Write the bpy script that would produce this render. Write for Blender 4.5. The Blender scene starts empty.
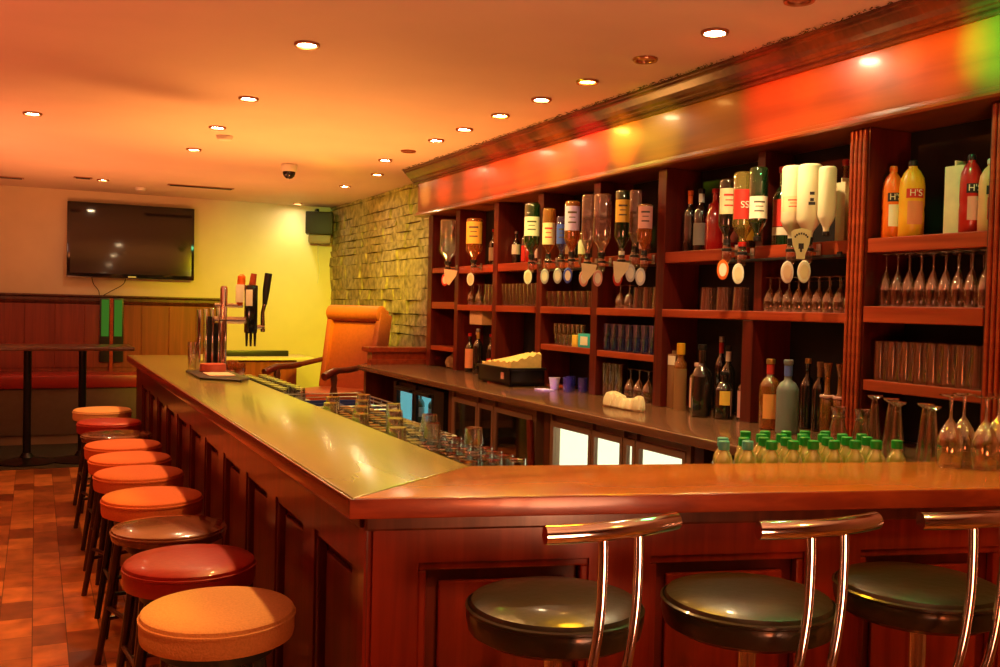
import bpy, bmesh, math, random
from mathutils import Vector, Matrix
random.seed(7)
C = bpy.context.scene.collection
sc = bpy.context.scene
R = math.radians

# ------------------------------------------------------------------ camera, world, exposure, lights
cam_d = bpy.data.cameras.new('camera'); cam = bpy.data.objects.new('camera', cam_d); C.objects.link(cam)
cam_d.sensor_width = 36; cam_d.lens = 34.56; cam_d.clip_start = .05
yaw, pitch, roll = R(-25.826), R(-1.590), R(1.4)
fwd = Vector((-math.sin(yaw)*math.cos(pitch), math.cos(yaw)*math.cos(pitch), math.sin(pitch)))
right = Vector((math.cos(yaw), math.sin(yaw), 0)); up = right.cross(fwd)
# picture content turns clockwise by roll -> the camera turns anticlockwise
r2 = right*math.cos(roll) + up*math.sin(roll); u2 = -right*math.sin(roll) + up*math.cos(roll)
cam.matrix_world = Matrix(((r2.x, u2.x, -fwd.x, 0), (r2.y, u2.y, -fwd.y, 0), (r2.z, u2.z, -fwd.z, 1.48), (0, 0, 0, 1)))
sc.camera = cam
w = bpy.data.worlds.new('world'); sc.world = w; w.use_nodes = True
w.node_tree.nodes['Background'].inputs[0].default_value = (.9, .35, .15, 1)
w.node_tree.nodes['Background'].inputs[1].default_value = .02
sc.view_settings.view_transform = 'Standard'; sc.view_settings.look = 'None'
sc.view_settings.gamma = 1; sc.view_settings.use_curve_mapping = False
sc.view_settings.exposure = -.2
sc.cycles.use_denoising = True
sc.cycles.max_bounces = 8; sc.cycles.transparent_max_bounces = 24
sc.cycles.caustics_reflective = False; sc.cycles.caustics_refractive = False
sc.cycles.sample_clamp_indirect = 4

def light(name, kind, loc, energy, col, target=None, size=.05, cone=90, blend=.6):
    d = bpy.data.lights.new(name, kind); d.energy = energy; d.color = col
    o = bpy.data.objects.new(name, d); C.objects.link(o); o.location = loc
    if kind == 'AREA': d.size = size
    else: d.shadow_soft_size = size
    if kind == 'SPOT': d.spot_size = R(cone); d.spot_blend = blend
    if target is not None:
        o.rotation_euler = (Vector(target) - Vector(loc)).to_track_quat('-Z', 'Y').to_euler()
    return o

CE = 2.582
WARM = (1, .55, .25)
# unseen red-orange fills added throughout; yellow and green beams at the far wall
light('ceiling_fill_orange', 'SPOT', (1.1, .2, .9), 260, (1, .42, .21), (.9, .9, 2.58), .3, 150, .9)
light('ceiling_fill_red', 'SPOT', (-1.7, 3.6, .9), 170, (1, .20, .10), (-1.4, 3.8, 2.58), .3, 155, .9)
light('ceiling_fill_far', 'SPOT', (-.5, 7.4, .9), 190, (1, .28, .10), (-.3, 7.7, 2.58), .3, 160, .9)
light('ceiling_fill_table', 'SPOT', (.2, 9.0, 1.2), 52, (1, .30, .10), (.2, 9.1, 2.58), .2, 155, .8)
light('ceiling_fill_corner', 'SPOT', (1.9, 8.9, 1.3), 50, (1, .36, .09), (1.8, 9.0, 2.58), .2, 150, .8)
light('ceiling_fill_aisle', 'SPOT', (1.75, 6.6, .6), 330, (1, .40, .09), (1.6, 6.2, 2.58), .2, 110, .9)
light('far_wall_fill', 'SPOT', (-.8, 7.0, 2.3), 16, (1, .55, .36), (.3, 10.94, 1.9), .15, 80, 1)
light('front_fill', 'SPOT', (.9, -.7, .75), 66, (1, .13, .015), (1.2, 1.9, .75), .25, 100, .8)
light('stool_fill', 'SPOT', (-1.6, 2.2, 2.2), 34, (1, .24, .055), (-.2, 4.4, .3), .15, 90, .8)
light('beam_yellow', 'SPOT', (2.35, 6.3, 2.5), 760, (.95, .76, .004), (2.35, 10.94, .85), .05, 46, 1)
light('beam_green', 'SPOT', (2.3, 8.9, 2.3), 26, (.2, 1, .42), (2.45, 10.94, 2.12), .05, 58, 1)
light('beam_green_stone', 'SPOT', (2.2, 9.0, 2.35), 9, (.08, 1, .25), (3.09, 10.1, 2.25), .04, 50, 1)
light('beam_stone', 'SPOT', (1.6, 6.6, 2.45), 340, (.80, .72, .012), (3.09, 9.2, 1.75), .05, 50, 1)
light('beam_dado_green', 'SPOT', (.3, 9.6, 2.5), 3, (.1, 1, .15), (.72, 10.94, 1.3), .02, 20, 1)
light('beam_purple', 'SPOT', (1.5, 4.3, 2.4), 190, (.35, .08, 1), (2.62, 4.85, 1.0), .03, 16, 1)
# unseen narrow spots added for the coloured pools on the fascia
for y_, e_, c_, w_ in ((7.25, 110, (.7, .9, .45), 12), (6.85, 90, (1, .10, .03), 15), (6.30, 120, (1, .05, .01), 19), (5.85, 170, (1, .03, .01), 20),
                       (5.45, 190, (1, .13, .01), 20), (5.05, 210, (1, .28, .01), 20), (4.66, 300, (1, .012, .05), 18), (4.34, 260, (.95, .70, .01), 15),
                       (4.02, 200, (.40, .62, .01), 20), (3.60, 70, (.45, .40, .02), 22), (3.18, 130, (1, .07, .01), 21), (2.85, 120, (1, .20, .01), 21), (2.60, 90, (1, .45, .10), 16),
                       (2.36, 110, (1, .20, .01), 18), (2.13, 260, (.03, 1, .08), 15)):
    light('fascia_beam', 'SPOT', (1.35, y_+.1, 2.5), e_*2.3, c_, (2.81, y_, 2.385), .02, w_, 1)
light('beam_shelf_end', 'SPOT', (1.2, 5.2, 2.3), 120, (1, .22, .02), (2.85, 6.4, 1.7), .04, 34, 1)
light('beam_bar', 'SPOT', (1.7, 4.6, 2.45), 190, (.38, .95, .05), (.82, 3.7, 1.05), .22, 62, 1)  # unseen green spot added to tint the long board of the bar
light('beam_bar_front', 'SPOT', (1.75, 2.7, 2.5), 95, (1, .46, .012), (1.9, 1.75, 1.05), .14, 80, 1)
light('down_beam', 'SPOT', (1.031, .9, 2.56), 26, (1, .42, .08), (1.3, 1.5, .6), .03, 75, .8)  # two unseen spots added to brighten the bar front, no fittings above
light('down_beam', 'SPOT', (2.2, .5, 2.56), 34, (.9, .70, .08), (1.9, 1.4, .6), .03, 75, .8)
for y_ in (2.2, 3.6, 5.0): light('down_beam', 'SPOT', (-.03, y_, 2.56), 120, (1, .30, .06), (-.12, y_, 0), .03, 40, .8)  # unseen row added so the floor left of the stools brightens

# ------------------------------------------------------------------ materials
MATS = {}
def nt(name):
    m = bpy.data.materials.new(name); m.use_nodes = True; MATS[name] = m
    n = m.node_tree.nodes; l = m.node_tree.links
    return m, n, l, n['Principled BSDF']
def P(name, col, rough=.5, metal=0, coat=0, spec=.5, var=0, bump=0, scale=20, emit=None, es=0):
    m, n, l, b = nt(name)
    b.inputs['Base Color'].default_value = (*col, 1); b.inputs['Roughness'].default_value = rough
    b.inputs['Metallic'].default_value = metal; b.inputs['Coat Weight'].default_value = coat
    b.inputs['Coat Roughness'].default_value = .08; b.inputs['Specular IOR Level'].default_value = spec
    if emit: b.inputs['Emission Color'].default_value = (*emit, 1); b.inputs['Emission Strength'].default_value = es
    tc = n.new('ShaderNodeTexCoord'); nz = n.new('ShaderNodeTexNoise'); nz.inputs['Scale'].default_value = scale
    nz.inputs['Detail'].default_value = 4; l.new(tc.outputs['Object'], nz.inputs['Vector'])
    cr = n.new('ShaderNodeMapRange'); cr.inputs[1].default_value = .3; cr.inputs[2].default_value = .7
    cr.inputs[3].default_value = 1-var; cr.inputs[4].default_value = 1+var*.5
    l.new(nz.outputs[0], cr.inputs[0])
    mx = n.new('ShaderNodeVectorMath'); mx.operation = 'SCALE'; mx.inputs[0].default_value = col
    l.new(cr.outputs[0], mx.inputs['Scale']); l.new(mx.outputs[0], b.inputs['Base Color'])
    if bump:
        bp = n.new('ShaderNodeBump'); bp.inputs['Strength'].default_value = bump; bp.inputs['Distance'].default_value = .01
        l.new(nz.outputs[0], bp.inputs['Height']); l.new(bp.outputs[0], b.inputs['Normal'])
    return m
def WOOD(name, c1, c2, rough=.3, axis=1, coat=.3, scale=1.0, bump=.05):
    m, n, l, b = nt(name)
    tc = n.new('ShaderNodeTexCoord'); mp = n.new('ShaderNodeMapping')
    s = [26*scale]*3; s[axis] = 1.6*scale; mp.inputs['Scale'].default_value = s
    nz = n.new('ShaderNodeTexNoise'); nz.inputs['Scale'].default_value = 1; nz.inputs['Detail'].default_value = 6
    nz.inputs['Distortion'].default_value = .6
    cr = n.new('ShaderNodeValToRGB'); cr.color_ramp.elements[0].position = .35; cr.color_ramp.elements[1].position = .68
    cr.color_ramp.elements[0].color = (*c1, 1); cr.color_ramp.elements[1].color = (*c2, 1)
    l.new(tc.outputs['Object'], mp.inputs[0]); l.new(mp.outputs[0], nz.inputs['Vector']); l.new(nz.outputs[0], cr.inputs[0])
    l.new(cr.outputs[0], b.inputs['Base Color'])
    b.inputs['Roughness'].default_value = rough; b.inputs['Coat Weight'].default_value = coat; b.inputs['Coat Roughness'].default_value = .12
    bp = n.new('ShaderNodeBump'); bp.inputs['Strength'].default_value = bump; bp.inputs['Distance'].default_value = .004
    l.new(nz.outputs[0], bp.inputs['Height']); l.new(bp.outputs[0], b.inputs['Normal'])
    return m
def GLASS(name, tint, dens=.25, body=(0, 0, 0), bodyf=0.0, rough=.04):
    # thin clear glass: tinted see-through with a mirror sheen that grows towards the rim
    m, n, l, b = nt(name)
    n.remove(b); out = n['Material Output']
    tr = n.new('ShaderNodeBsdfTransparent'); tr.inputs[0].default_value = (*tint, 1)
    gl = n.new('ShaderNodeBsdfGlossy'); gl.inputs['Roughness'].default_value = rough; gl.inputs[0].default_value = (1, 1, 1, 1)
    lw = n.new('ShaderNodeLayerWeight'); lw.inputs[0].default_value = .45
    mr = n.new('ShaderNodeMapRange'); mr.inputs[3].default_value = dens*.35; mr.inputs[4].default_value = min(1, dens*2.4)
    l.new(lw.outputs['Facing'], mr.inputs[0])
    mix = n.new('ShaderNodeMixShader'); l.new(mr.outputs[0], mix.inputs[0])
    l.new(gl.outputs[0], mix.inputs[2])
    if bodyf:
        df = n.new('ShaderNodeBsdfDiffuse'); df.inputs[0].default_value = (*body, 1)
        m2 = n.new('ShaderNodeMixShader'); m2.inputs[0].default_value = bodyf
        l.new(tr.outputs[0], m2.inputs[1]); l.new(df.outputs[0], m2.inputs[2]); l.new(m2.outputs[0], mix.inputs[1])
    else: l.new(tr.outputs[0], mix.inputs[1])
    l.new(mix.outputs[0], out.inputs[0])
    return m
def EMIT(name, col, s):
    m, n, l, b = nt(name); n.remove(b)
    e = n.new('ShaderNodeEmission'); e.inputs[0].default_value = (*col, 1); e.inputs[1].default_value = s
    l.new(e.outputs[0], n['Material Output'].inputs[0]); return m

W_bar = WOOD('varnished_bar_wood_x', (.16, .012, .006), (.27, .027, .009), .28, 2)
W_red = WOOD('red_mahogany_shaded', (.075, .007, .004), (.14, .013, .006), .33, 2, .25)  # darkened copy: shade between the shelves is put into this wood's colour
W_redy = WOOD('red_mahogany_lit_long', (.28, .032, .010), (.44, .065, .018), .3, 1, .3)  # same mahogany as the uprights, brightness of lit fronts put into the colour
W_top = WOOD('worktop_wood_yellow_lit', (.20, .165, .035), (.29, .235, .055), .24, 1, .35, .3, .02)  # same wood as the front board, yellow-green light put into its colour
W_topx = WOOD('worktop_wood_cross', (.38, .115, .016), (.52, .17, .026), .24, 0, .35, .3, .02)
W_fascia = WOOD('fascia_wood', (.20, .048, .010), (.33, .085, .016), .30, 1, .42, .4, .02)
W_fascia.node_tree.nodes['Principled BSDF'].inputs['Coat Roughness'].default_value = .13
W_edge = WOOD('red_nosing_wood', (.20, .030, .012), (.32, .055, .018), .26, 1, .4)
W_edgex = WOOD('red_nosing_wood_front', (.20, .030, .012), (.32, .055, .018), .26, 0, .4)
W_dark = WOOD('dark_walnut', (.07, .018, .009), (.13, .035, .016), .3, 2, .3)
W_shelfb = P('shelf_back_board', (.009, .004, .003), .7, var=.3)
W_dado = WOOD('dado_panel', (.20, .026, .012), (.29, .042, .018), .45, 2, .1)
W_cnt = WOOD('back_counter_wood', (.13, .06, .032), (.22, .10, .055), .24, 1, .4)
CEIL = P('ceiling_paint', (.80, .62, .50), .75, var=.05, scale=2)
WALLP = P('cream_wall_paint', (.78, .66, .42), .7, var=.06, scale=3, bump=.05)
WALLD = P('plain_wall_paint', (.55, .30, .2), .8, var=.06, scale=3)
BLACK = P('black_plastic', (.012, .012, .013), .35, var=.2)
BLACKG = P('black_gloss', (.008, .008, .010), .08, coat=.5)
DKMET = P('black_powder_metal', (.015, .015, .018), .3, .6)
CHROME = P('chrome', (.88, .86, .84), .09, 1)
STEEL = P('brushed_steel', (.55, .53, .50), .3, 1, var=.1, scale=60)
BLUEM = P('blue_grey_metal', (.05, .11, .16), .4, .3)
VBLK = P('black_vinyl', (.016, .017, .008), .30, coat=.35, var=.2, bump=.12, scale=45)
VTAN = P('tan_fabric', (.72, .40, .16), .8, var=.12, bump=.25, scale=160)
VORG = P('orange_fabric', (.66, .15, .04), .75, var=.12, bump=.2, scale=150)
VRED = P('red_vinyl', (.38, .020, .012), .38, coat=.2, var=.1, bump=.08, scale=60)
VBRN = P('brown_gloss_vinyl', (.16, .045, .02), .16, coat=.6, var=.2)
CHAIRV = P('rust_red_leather', (.46, .10, .035), .42, var=.12, bump=.1, scale=40)
STONE = P('split_stone', (.40, .29, .17), .9, var=.55, bump=.9, scale=14)
MORT = P('dark_mortar', (.06, .045, .03), .95, var=.3)
WHITE = P('white_plastic', (.75, .70, .62), .45)
CREAM = P('cream_card', (.80, .66, .40), .6, var=.08)
PAPER = P('white_label', (.85, .80, .68), .55, var=.05)
YEL = P('yellow_plastic', (.85, .42, .02), .35)
ORG = P('orange_plastic', (.85, .16, .01), .35)
RED = P('red_plastic', (.50, .012, .01), .3, coat=.3)
REDL = P('red_label', (.62, .03, .02), .5)
YLAB = P('yellow_label', (.85, .55, .08), .5)
BLAB = P('blue_label', (.05, .09, .55), .5)
PINK = P('pinkish_label', (.75, .38, .35), .5)
INK = P('ink', (.015, .012, .02), .6)
GREENC = P('green_cap', (.004, .27, .05), .4, emit=None)
BLUEC = P('blue_cap', (.06, .36, .50), .4)
GOLD = P('gold_foil', (.65, .42, .12), .3, .8)
BLUET = P('blue_tray', (.012, .025, .16), .4, var=.1)
CLOTH = P('yellow_cloth', (.85, .60, .22), .85, var=.1, bump=.3, scale=30)
NAPK = P('paper_napkin', (.85, .78, .55), .8, var=.05, bump=.2, scale=60)
CARPET = P('dark_carpet', (.045, .035, .018), .95, var=.4, bump=.3, scale=90)
GREENG = P('green_lit_panel', (.05, .22, .03), .3)
PUBBR = P('beige_bag', (.36, .22, .10), .8, var=.2, bump=.3)
G_clear = GLASS('clear_glass', (.96, .96, .94), .5)
G_thin = GLASS('thin_stemware_glass', (.93, .93, .90), .36)
G_blue = GLASS('blue_tinted_glass', (.62, .66, .90), .25, (.08, .1, .5), .12)
G_green = GLASS('green_bottle_glass', (.10, .30, .12), .28, (.01, .06, .02), .45)
G_dark = GLASS('dark_bottle_glass', (.04, .04, .03), .25, (.012, .010, .008), .8)
G_amber = GLASS('amber_spirit', (.75, .32, .08), .22, (.5, .17, .03), .35)
G_pink = GLASS('pale_spirit', (.9, .72, .68), .45, (.6, .4, .36), .12)
G_yel = GLASS('pale_yellow_spirit', (.85, .78, .35), .3, (.5, .42, .1), .25)
G_redl = GLASS('red_liqueur', (.6, .03, .03), .2, (.45, .01, .01), .75)
G_frost = P('frosted_grey_glass', (.16, .19, .19), .35, coat=.3)
G_door = GLASS('fridge_door_glass', (.85, .9, .88), .12)
G_dkdoor = GLASS('smoked_fridge_glass', (.25, .18, .14), .25)
LAMP = EMIT('lamp_lens', (1, .74, .42), 220)
LAMPY = EMIT('yellow_green_lamp_lens', (.85, .9, .12), 520)
LAMPG = EMIT('green_lamp_lens', (.05, 1, .25), 350)
LAMPO = EMIT('dim_orange_lamp_lens', (1, .5, .12), 60)
LAMPW = EMIT('bright_white_lamp_lens', (1, .86, .55), 420)
OFFL = P('unlit_lamp_lens', (.30, .12, .06), .3)
COLD = EMIT('white_fridge_light', (1, .95, .62), 2.6)
CYAN = EMIT('cyan_fridge_light', (.22, .72, .80), 1.1)
SCREEN = P('tv_screen', (.010, .006, .008), .06, coat=.3)

def floor_mat():
    m, n, l, b = nt('parquet_block_floor')
    tc = n.new('ShaderNodeTexCoord'); br = n.new('ShaderNodeTexBrick')
    mp = n.new('ShaderNodeMapping'); mp.inputs['Rotation'].default_value = (0, 0, R(90))
    br.inputs['Scale'].default_value = 1; br.inputs['Brick Width'].default_value = .27; br.inputs['Row Height'].default_value = .135
    br.inputs['Mortar Size'].default_value = .002; br.inputs['Bias'].default_value = 0
    br.inputs['Color1'].default_value = (.16, .035, .010, 1); br.inputs['Color2'].default_value = (.70, .26, .07, 1)
    br.inputs['Mortar'].default_value = (.07, .02, .01, 1)
    nz = n.new('ShaderNodeTexNoise'); nz.inputs['Scale'].default_value = 9; nz.inputs['Detail'].default_value = 5
    mx = n.new('ShaderNodeMix'); mx.data_type = 'RGBA'; mx.blend_type = 'MULTIPLY'; mx.inputs[0].default_value = .75
    l.new(tc.outputs['Object'], mp.inputs[0]); l.new(mp.outputs[0], br.inputs[0]); l.new(tc.outputs['Object'], nz.inputs['Vector'])
    cr = n.new('ShaderNodeValToRGB'); cr.color_ramp.elements[0].position = .3; cr.color_ramp.elements[1].position = .7
    cr.color_ramp.elements[0].color = (.45, .4, .35, 1); cr.color_ramp.elements[1].color = (1.2, 1.1, 1, 1)
    l.new(nz.outputs[0], cr.inputs[0]); l.new(br.outputs[0], mx.inputs[6]); l.new(cr.outputs[0], mx.inputs[7])
    l.new(mx.outputs[2], b.inputs['Base Color']); b.inputs['Roughness'].default_value = .3
    b.inputs['Coat Weight'].default_value = .3; return m
FLOOR = floor_mat()

# ------------------------------------------------------------------ geometry helpers
def box(bm, x0, x1, y0, y1, z0, z1, bev=0, M=None):
    vs = [bm.verts.new((x, y, z)) for z in (z0, z1) for x, y in ((x0, y0), (x1, y0), (x1, y1), (x0, y1))]
    fs = [bm.faces.new([vs[i] for i in q]) for q in ((3, 2, 1, 0), (4, 5, 6, 7), (0, 1, 5, 4), (1, 2, 6, 5), (2, 3, 7, 6), (3, 0, 4, 7))]
    if bev:
        es = list({e for f in fs for e in f.edges})
        g = bmesh.ops.bevel(bm, geom=es, offset=bev, segments=2, affect='EDGES', profile=.6)
        vs = list({v for f in g['faces'] for v in f.verts} | {v for v in vs if v.is_valid})
    if M is not None: bmesh.ops.transform(bm, matrix=M, verts=[v for v in vs if v.is_valid])
    return vs
def prism(bm, pts, z0, z1, bev=0):
    a = [bm.verts.new((x, y, z0)) for x, y in pts]; b = [bm.verts.new((x, y, z1)) for x, y in pts]
    k = len(pts); fs = [bm.faces.new(a[::-1]), bm.faces.new(b)]
    for i in range(k): fs.append(bm.faces.new((a[i], a[(i+1) % k], b[(i+1) % k], b[i])))
    if bev:
        es = [e for e in {e for f in fs for e in f.edges} if abs(e.verts[0].co.z-e.verts[1].co.z) < 1e-6]
        bmesh.ops.bevel(bm, geom=es, offset=bev, segments=3, affect='EDGES', profile=.5)
def profile(bm, pts, y0, y1):      # closed (x, z) outline pushed along y
    a = [bm.verts.new((x, y0, z)) for x, z in pts]; b = [bm.verts.new((x, y1, z)) for x, z in pts]
    k = len(pts); bm.faces.new(a); bm.faces.new(b[::-1])
    for i in range(k): bm.faces.new((a[(i+1) % k], a[i], b[i], b[(i+1) % k]))
def lathe(bm, prof, seg=20, o=(0, 0, 0), sx=1, sy=1, cap=True, M=None):
    rings = []; new = []
    for r, z in prof:
        ring = [bm.verts.new((o[0]+sx*max(r, 1e-4)*math.cos(2*math.pi*i/seg), o[1]+sy*max(r, 1e-4)*math.sin(2*math.pi*i/seg), o[2]+z)) for i in range(seg)]
        rings.append(ring); new += ring
    for a, b in zip(rings, rings[1:]):
        for i in range(seg): bm.faces.new((a[i], a[(i+1) % seg], b[(i+1) % seg], b[i]))
    if cap: bm.faces.new(rings[0][::-1]); bm.faces.new(rings[-1])
    if M is not None: bmesh.ops.transform(bm, matrix=M, verts=new)
def tube(bm, pts, rad, seg=10):
    pts = [Vector(p) for p in pts]; n = len(pts); rings = []
    rr = rad if isinstance(rad, (list, tuple)) else [rad]*n
    t0 = (pts[1]-pts[0]).normalized(); ref = Vector((0, 0, 1)) if abs(t0.z) < .9 else Vector((1, 0, 0))
    u = t0.cross(ref).normalized()
    for i in range(n):
        t = (pts[min(i+1, n-1)]-pts[max(i-1, 0)]).normalized()
        u = (u - t*u.dot(t)).normalized(); v = t.cross(u)
        rings.append([bm.verts.new(pts[i]+rr[i]*(u*math.cos(2*math.pi*k/seg)+v*math.sin(2*math.pi*k/seg))) for k in range(seg)])
    for a, b in zip(rings, rings[1:]):
        for k in range(seg): bm.faces.new((a[k], a[(k+1) % seg], b[(k+1) % seg], b[k]))
    bm.faces.new(rings[0][::-1]); bm.faces.new(rings[-1])
def curve_pts(ctrl, n=16):           # Catmull-Rom through the given points
    p = [Vector(c) for c in ctrl]; p = [2*p[0]-p[1]]+p+[2*p[-1]-p[-2]]; out = []
    for i in range(1, len(p)-2):
        for k in range(n):
            t = k/n; a, b, c, d = p[i-1:i+3]
            out.append(.5*((2*b)+(c-a)*t+(2*a-5*b+4*c-d)*t*t+(3*b-a-3*c+d)*t**3))
    out.append(p[-2]); return out
def worldpos(o):
    v = Vector((0, 0, 0))
    while o is not None: v += o.location; o = o.parent
    return v
def obj(name, bm, mat, parent=None, smooth=True, world=True, flat=35):
    bmesh.ops.recalc_face_normals(bm, faces=bm.faces)
    if parent is not None and world:
        bmesh.ops.translate(bm, verts=bm.verts, vec=-worldpos(parent))
    me = bpy.data.meshes.new(name); bm.to_mesh(me); bm.free()
    me.materials.append(mat)
    o = bpy.data.objects.new(name, me); C.objects.link(o); o.parent = parent
    if smooth:
        me.polygons.foreach_set('use_smooth', [True]*len(me.polygons))
        me.set_sharp_from_angle(angle=R(flat))
    return o
def tag(o, label, cat, group=None):
    o['label'] = label; o['category'] = cat
    if group: o['group'] = group
    return o
def thing(name, label, cat, loc=(0, 0, 0), group=None):
    o = bpy.data.objects.new(name, None); C.objects.link(o); o.location = loc; o.empty_display_size = .05
    return tag(o, label, cat, group)
def struct(name, bm, m, parent=None, smooth=False):
    o = obj(name, bm, m, parent, smooth)
    if parent is None: o['kind'] = 'structure'
    return o
def dup(root, loc=None, rotz=None, label=None, group=None, scale=None):
    def cp(o, par):
        c = o.copy(); C.objects.link(c); c.parent = par
        for ch in KIDS(o): cp(ch, c)
        return c
    r = cp(root, None)
    if loc is not None: r.location = loc
    if rotz is not None: r.rotation_euler = (0, 0, rotz)
    if scale is not None: r.scale = scale
    if label: r['label'] = label
    if group: r['group'] = group
    return r
def KIDS(o): return [c for c in list(o.children)]
def B(): return bmesh.new()

# ------------------------------------------------------------------ room shell
XR, YB, XL, YF = 3.094, 10.94, -3.2, -3.0
bm = B(); box(bm, XL, XR+.3, YF, 9.05, -.1, 0); struct('floor', bm, FLOOR)
bm = B(); box(bm, XL, XR+.3, 9.05, YB, -.1, 0.004); struct('floor', bm, CARPET)
bm = B(); box(bm, XL, XR+.3, YF, YB+.2, CE, CE+.1); struct('ceiling', bm, CEIL)
bm = B(); box(bm, XL-.2, XR+.3, YB, YB+.2, 0, CE); struct('wall_back', bm, WALLP)
bm = B(); box(bm, XL-.2, XL, YF, YB, 0, CE); struct('wall_left', bm, WALLD)
bm = B(); box(bm, XL-.2, XR+.3, YF-.2, YF, 0, CE); struct('wall_front', bm, WALLD)
bm = B(); box(bm, XR, XR+.3, YF, 7.2, 0, CE); struct('wall_right', bm, WALLD)
# stone-clad part of the right wall, irregular split-face courses
bm = B(); box(bm, XR+.012, XR+.3, 7.2, YB, 0, CE)
o = obj('wall_right', bm, MORT, None, False); o['kind'] = 'structure'
bm = B(); z = .55
while z < CE-.005:
    h = min(random.uniform(.07, .15), CE-z); y = 7.2 - random.uniform(0, .2)
    while y < YB:
        ln = random.uniform(.14, .42); y1 = min(y+ln, YB); ya = max(y, 7.2)
        if y1-ya > .02:
            d = random.uniform(.0, .026)
            vs = box(bm, XR-d, XR+.03, ya+.003, y1-.003, z+.003, z+h-.003)
            for v in vs:
                if v.co.x < XR+.02:
                    v.co.x += random.uniform(-.012, .012); v.co.y += random.uniform(-.004, .004); v.co.z += random.uniform(-.006, .006)
        y += ln
    z += h
o = obj('wall_right', bm, STONE, None, False); o['kind'] = 'structure'
# dado rail and panelling on the back wall
bm = B(); profile(bm, [(YB, 1.40), (YB-.03, 1.40), (YB-.045, 1.425), (YB-.03, 1.44), (YB-.03, 1.47), (YB-.06, 1.485), (YB-.06, 1.50), (YB, 1.50)], XL, 1.86)
bmesh.ops.transform(bm, matrix=Matrix(((0, 1, 0, 0), (1, 0, 0, 0), (0, 0, 1, 0), (0, 0, 0, 1))), verts=bm.verts)
struct('trim_1', bm, W_dark)
bm = B(); box(bm, XL, 1.86, YB-.025, YB, 0, 1.41)
for i in range(18):
    x = XL+.02+i*.28
    box(bm, x, min(x+.272, 1.85), YB-.035, YB-.02, .74, 1.40, .004)
struct('trim_2', bm, W_dado)
bm = B(); box(bm, XL, 1.86, YB-.05, YB-.02, 0.004, .09); struct('baseboard_back', bm, W_dark)
bm = B(); box(bm, .70, .735, YB-.075, YB-.03, .004, 1.47, .005); struct('trim_3', bm, W_redy)

# ------------------------------------------------------------------ ceiling fittings
def downlight(loc, label, lens=LAMP, r=.055, group=None):
    t = thing('ceiling_downlight', label, 'ceiling light', (loc[0], loc[1], CE), group)
    bm = B(); lathe(bm, [(r*.72, -.001), (r*.76, -.010), (r*.95, -.012), (r, -.006), (r, 0)], 28, loc, cap=False)
    obj('trim_ring', bm, RINGM, t)
    bm = B(); lathe(bm, [(r*.70, -.003), (r*.45, -.0045), (.001, -.005)], 20, loc, cap=False)
    obj('lens', bm, lens, t)
    return t
RINGM = P('bronze_ring', (.45, .20, .10), .3, .8)
DL = [  # x, y, label, lens, light energy, colour
 (2.392, 2.13, 'green downlight over the right end of the back bar, nearest the right edge', LAMPG, 0, (.04, 1, .18)),
 (2.392, 2.606, 'unlit downlight at the top edge of the photo by the cornice', OFFL, 0, WARM),
 (2.392, 3.07, 'bright white downlight beside the cornice near the top right', LAMPW, 75, (1, .62, .22)),
 (2.392, 3.55, 'unlit downlight between the bright white one and the next dark one beside the cornice', OFFL, 0, WARM),
 (2.392, 4.04, 'faint downlight beside the cornice, third dim one from the right edge', LAMPO, 4, (1, .45, .05)),
 (2.392, 4.51, 'orange lit downlight just right of the glaring yellow one by the cornice', LAMP, 22, (1, .36, .08)),
 (2.392, 5.01, 'glaring yellow starry downlight beside the cornice', LAMPY, 50, (.9, .75, .2)),
 (2.392, 5.52, 'lit downlight just left of the glaring yellow one by the cornice', LAMP, 20, (1, .3, .06)),
 (2.392, 5.99, 'small lit downlight second to the left of the glaring yellow one', LAMP, 18, (1, .16, .05)),
 (2.392, 6.52, 'unlit downlight near the far end of the cornice', OFFL, 0, WARM),
 (2.392, 7.03, 'lit downlight just past the far end of the cornice', LAMP, 16, (.7, 1, .4)),
 (2.60, 7.84, 'small yellow lit downlight over the stone wall', LAMP, 16, (1, .8, .2)),
 (2.61, 8.82, 'small lit downlight between the speaker and the stone wall ceiling line', LAMP, 14, (1, .85, .2)),
 (2.63, 10.72, 'tiny lit downlight nearest the wall speaker', LAMP, 10, (.8, 1, .3)),
 (1.031, 4.09, 'largest lit downlight in the left part of the ceiling, nearest the viewer', LAMP, 62, (1, .42, .08)),
 (1.031, 5.34, 'second lit downlight in the row over the long counter', LAMP, 62, (1, .42, .08)),
 (1.031, 6.34, 'third lit downlight in the row over the long counter', LAMP, 62, (1, .42, .08)),
 (1.031, 7.36, 'fourth lit downlight in the row over the long counter, farthest', LAMP, 62, (1, .42, .08)),
 (.555, 9.78, 'small lit downlight above the television', LAMP, 6, WARM),
 (-.03, 6.50, 'lit downlight by itself at the far left of the ceiling', LAMP, 40, (1, .32, .08)),
 (1.031, 3.05, 'downlight over the counter corner, above the top edge of the photo', LAMP, 105, (1, .46, .10)),
]
for x, y, lab, lens, en, col in DL:
    downlight((x, y, CE), lab, lens)
    if en: light('down_beam', 'SPOT', (x, y, CE-.02), en, col, (x, y, 0), .03, 112, .8)
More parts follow.
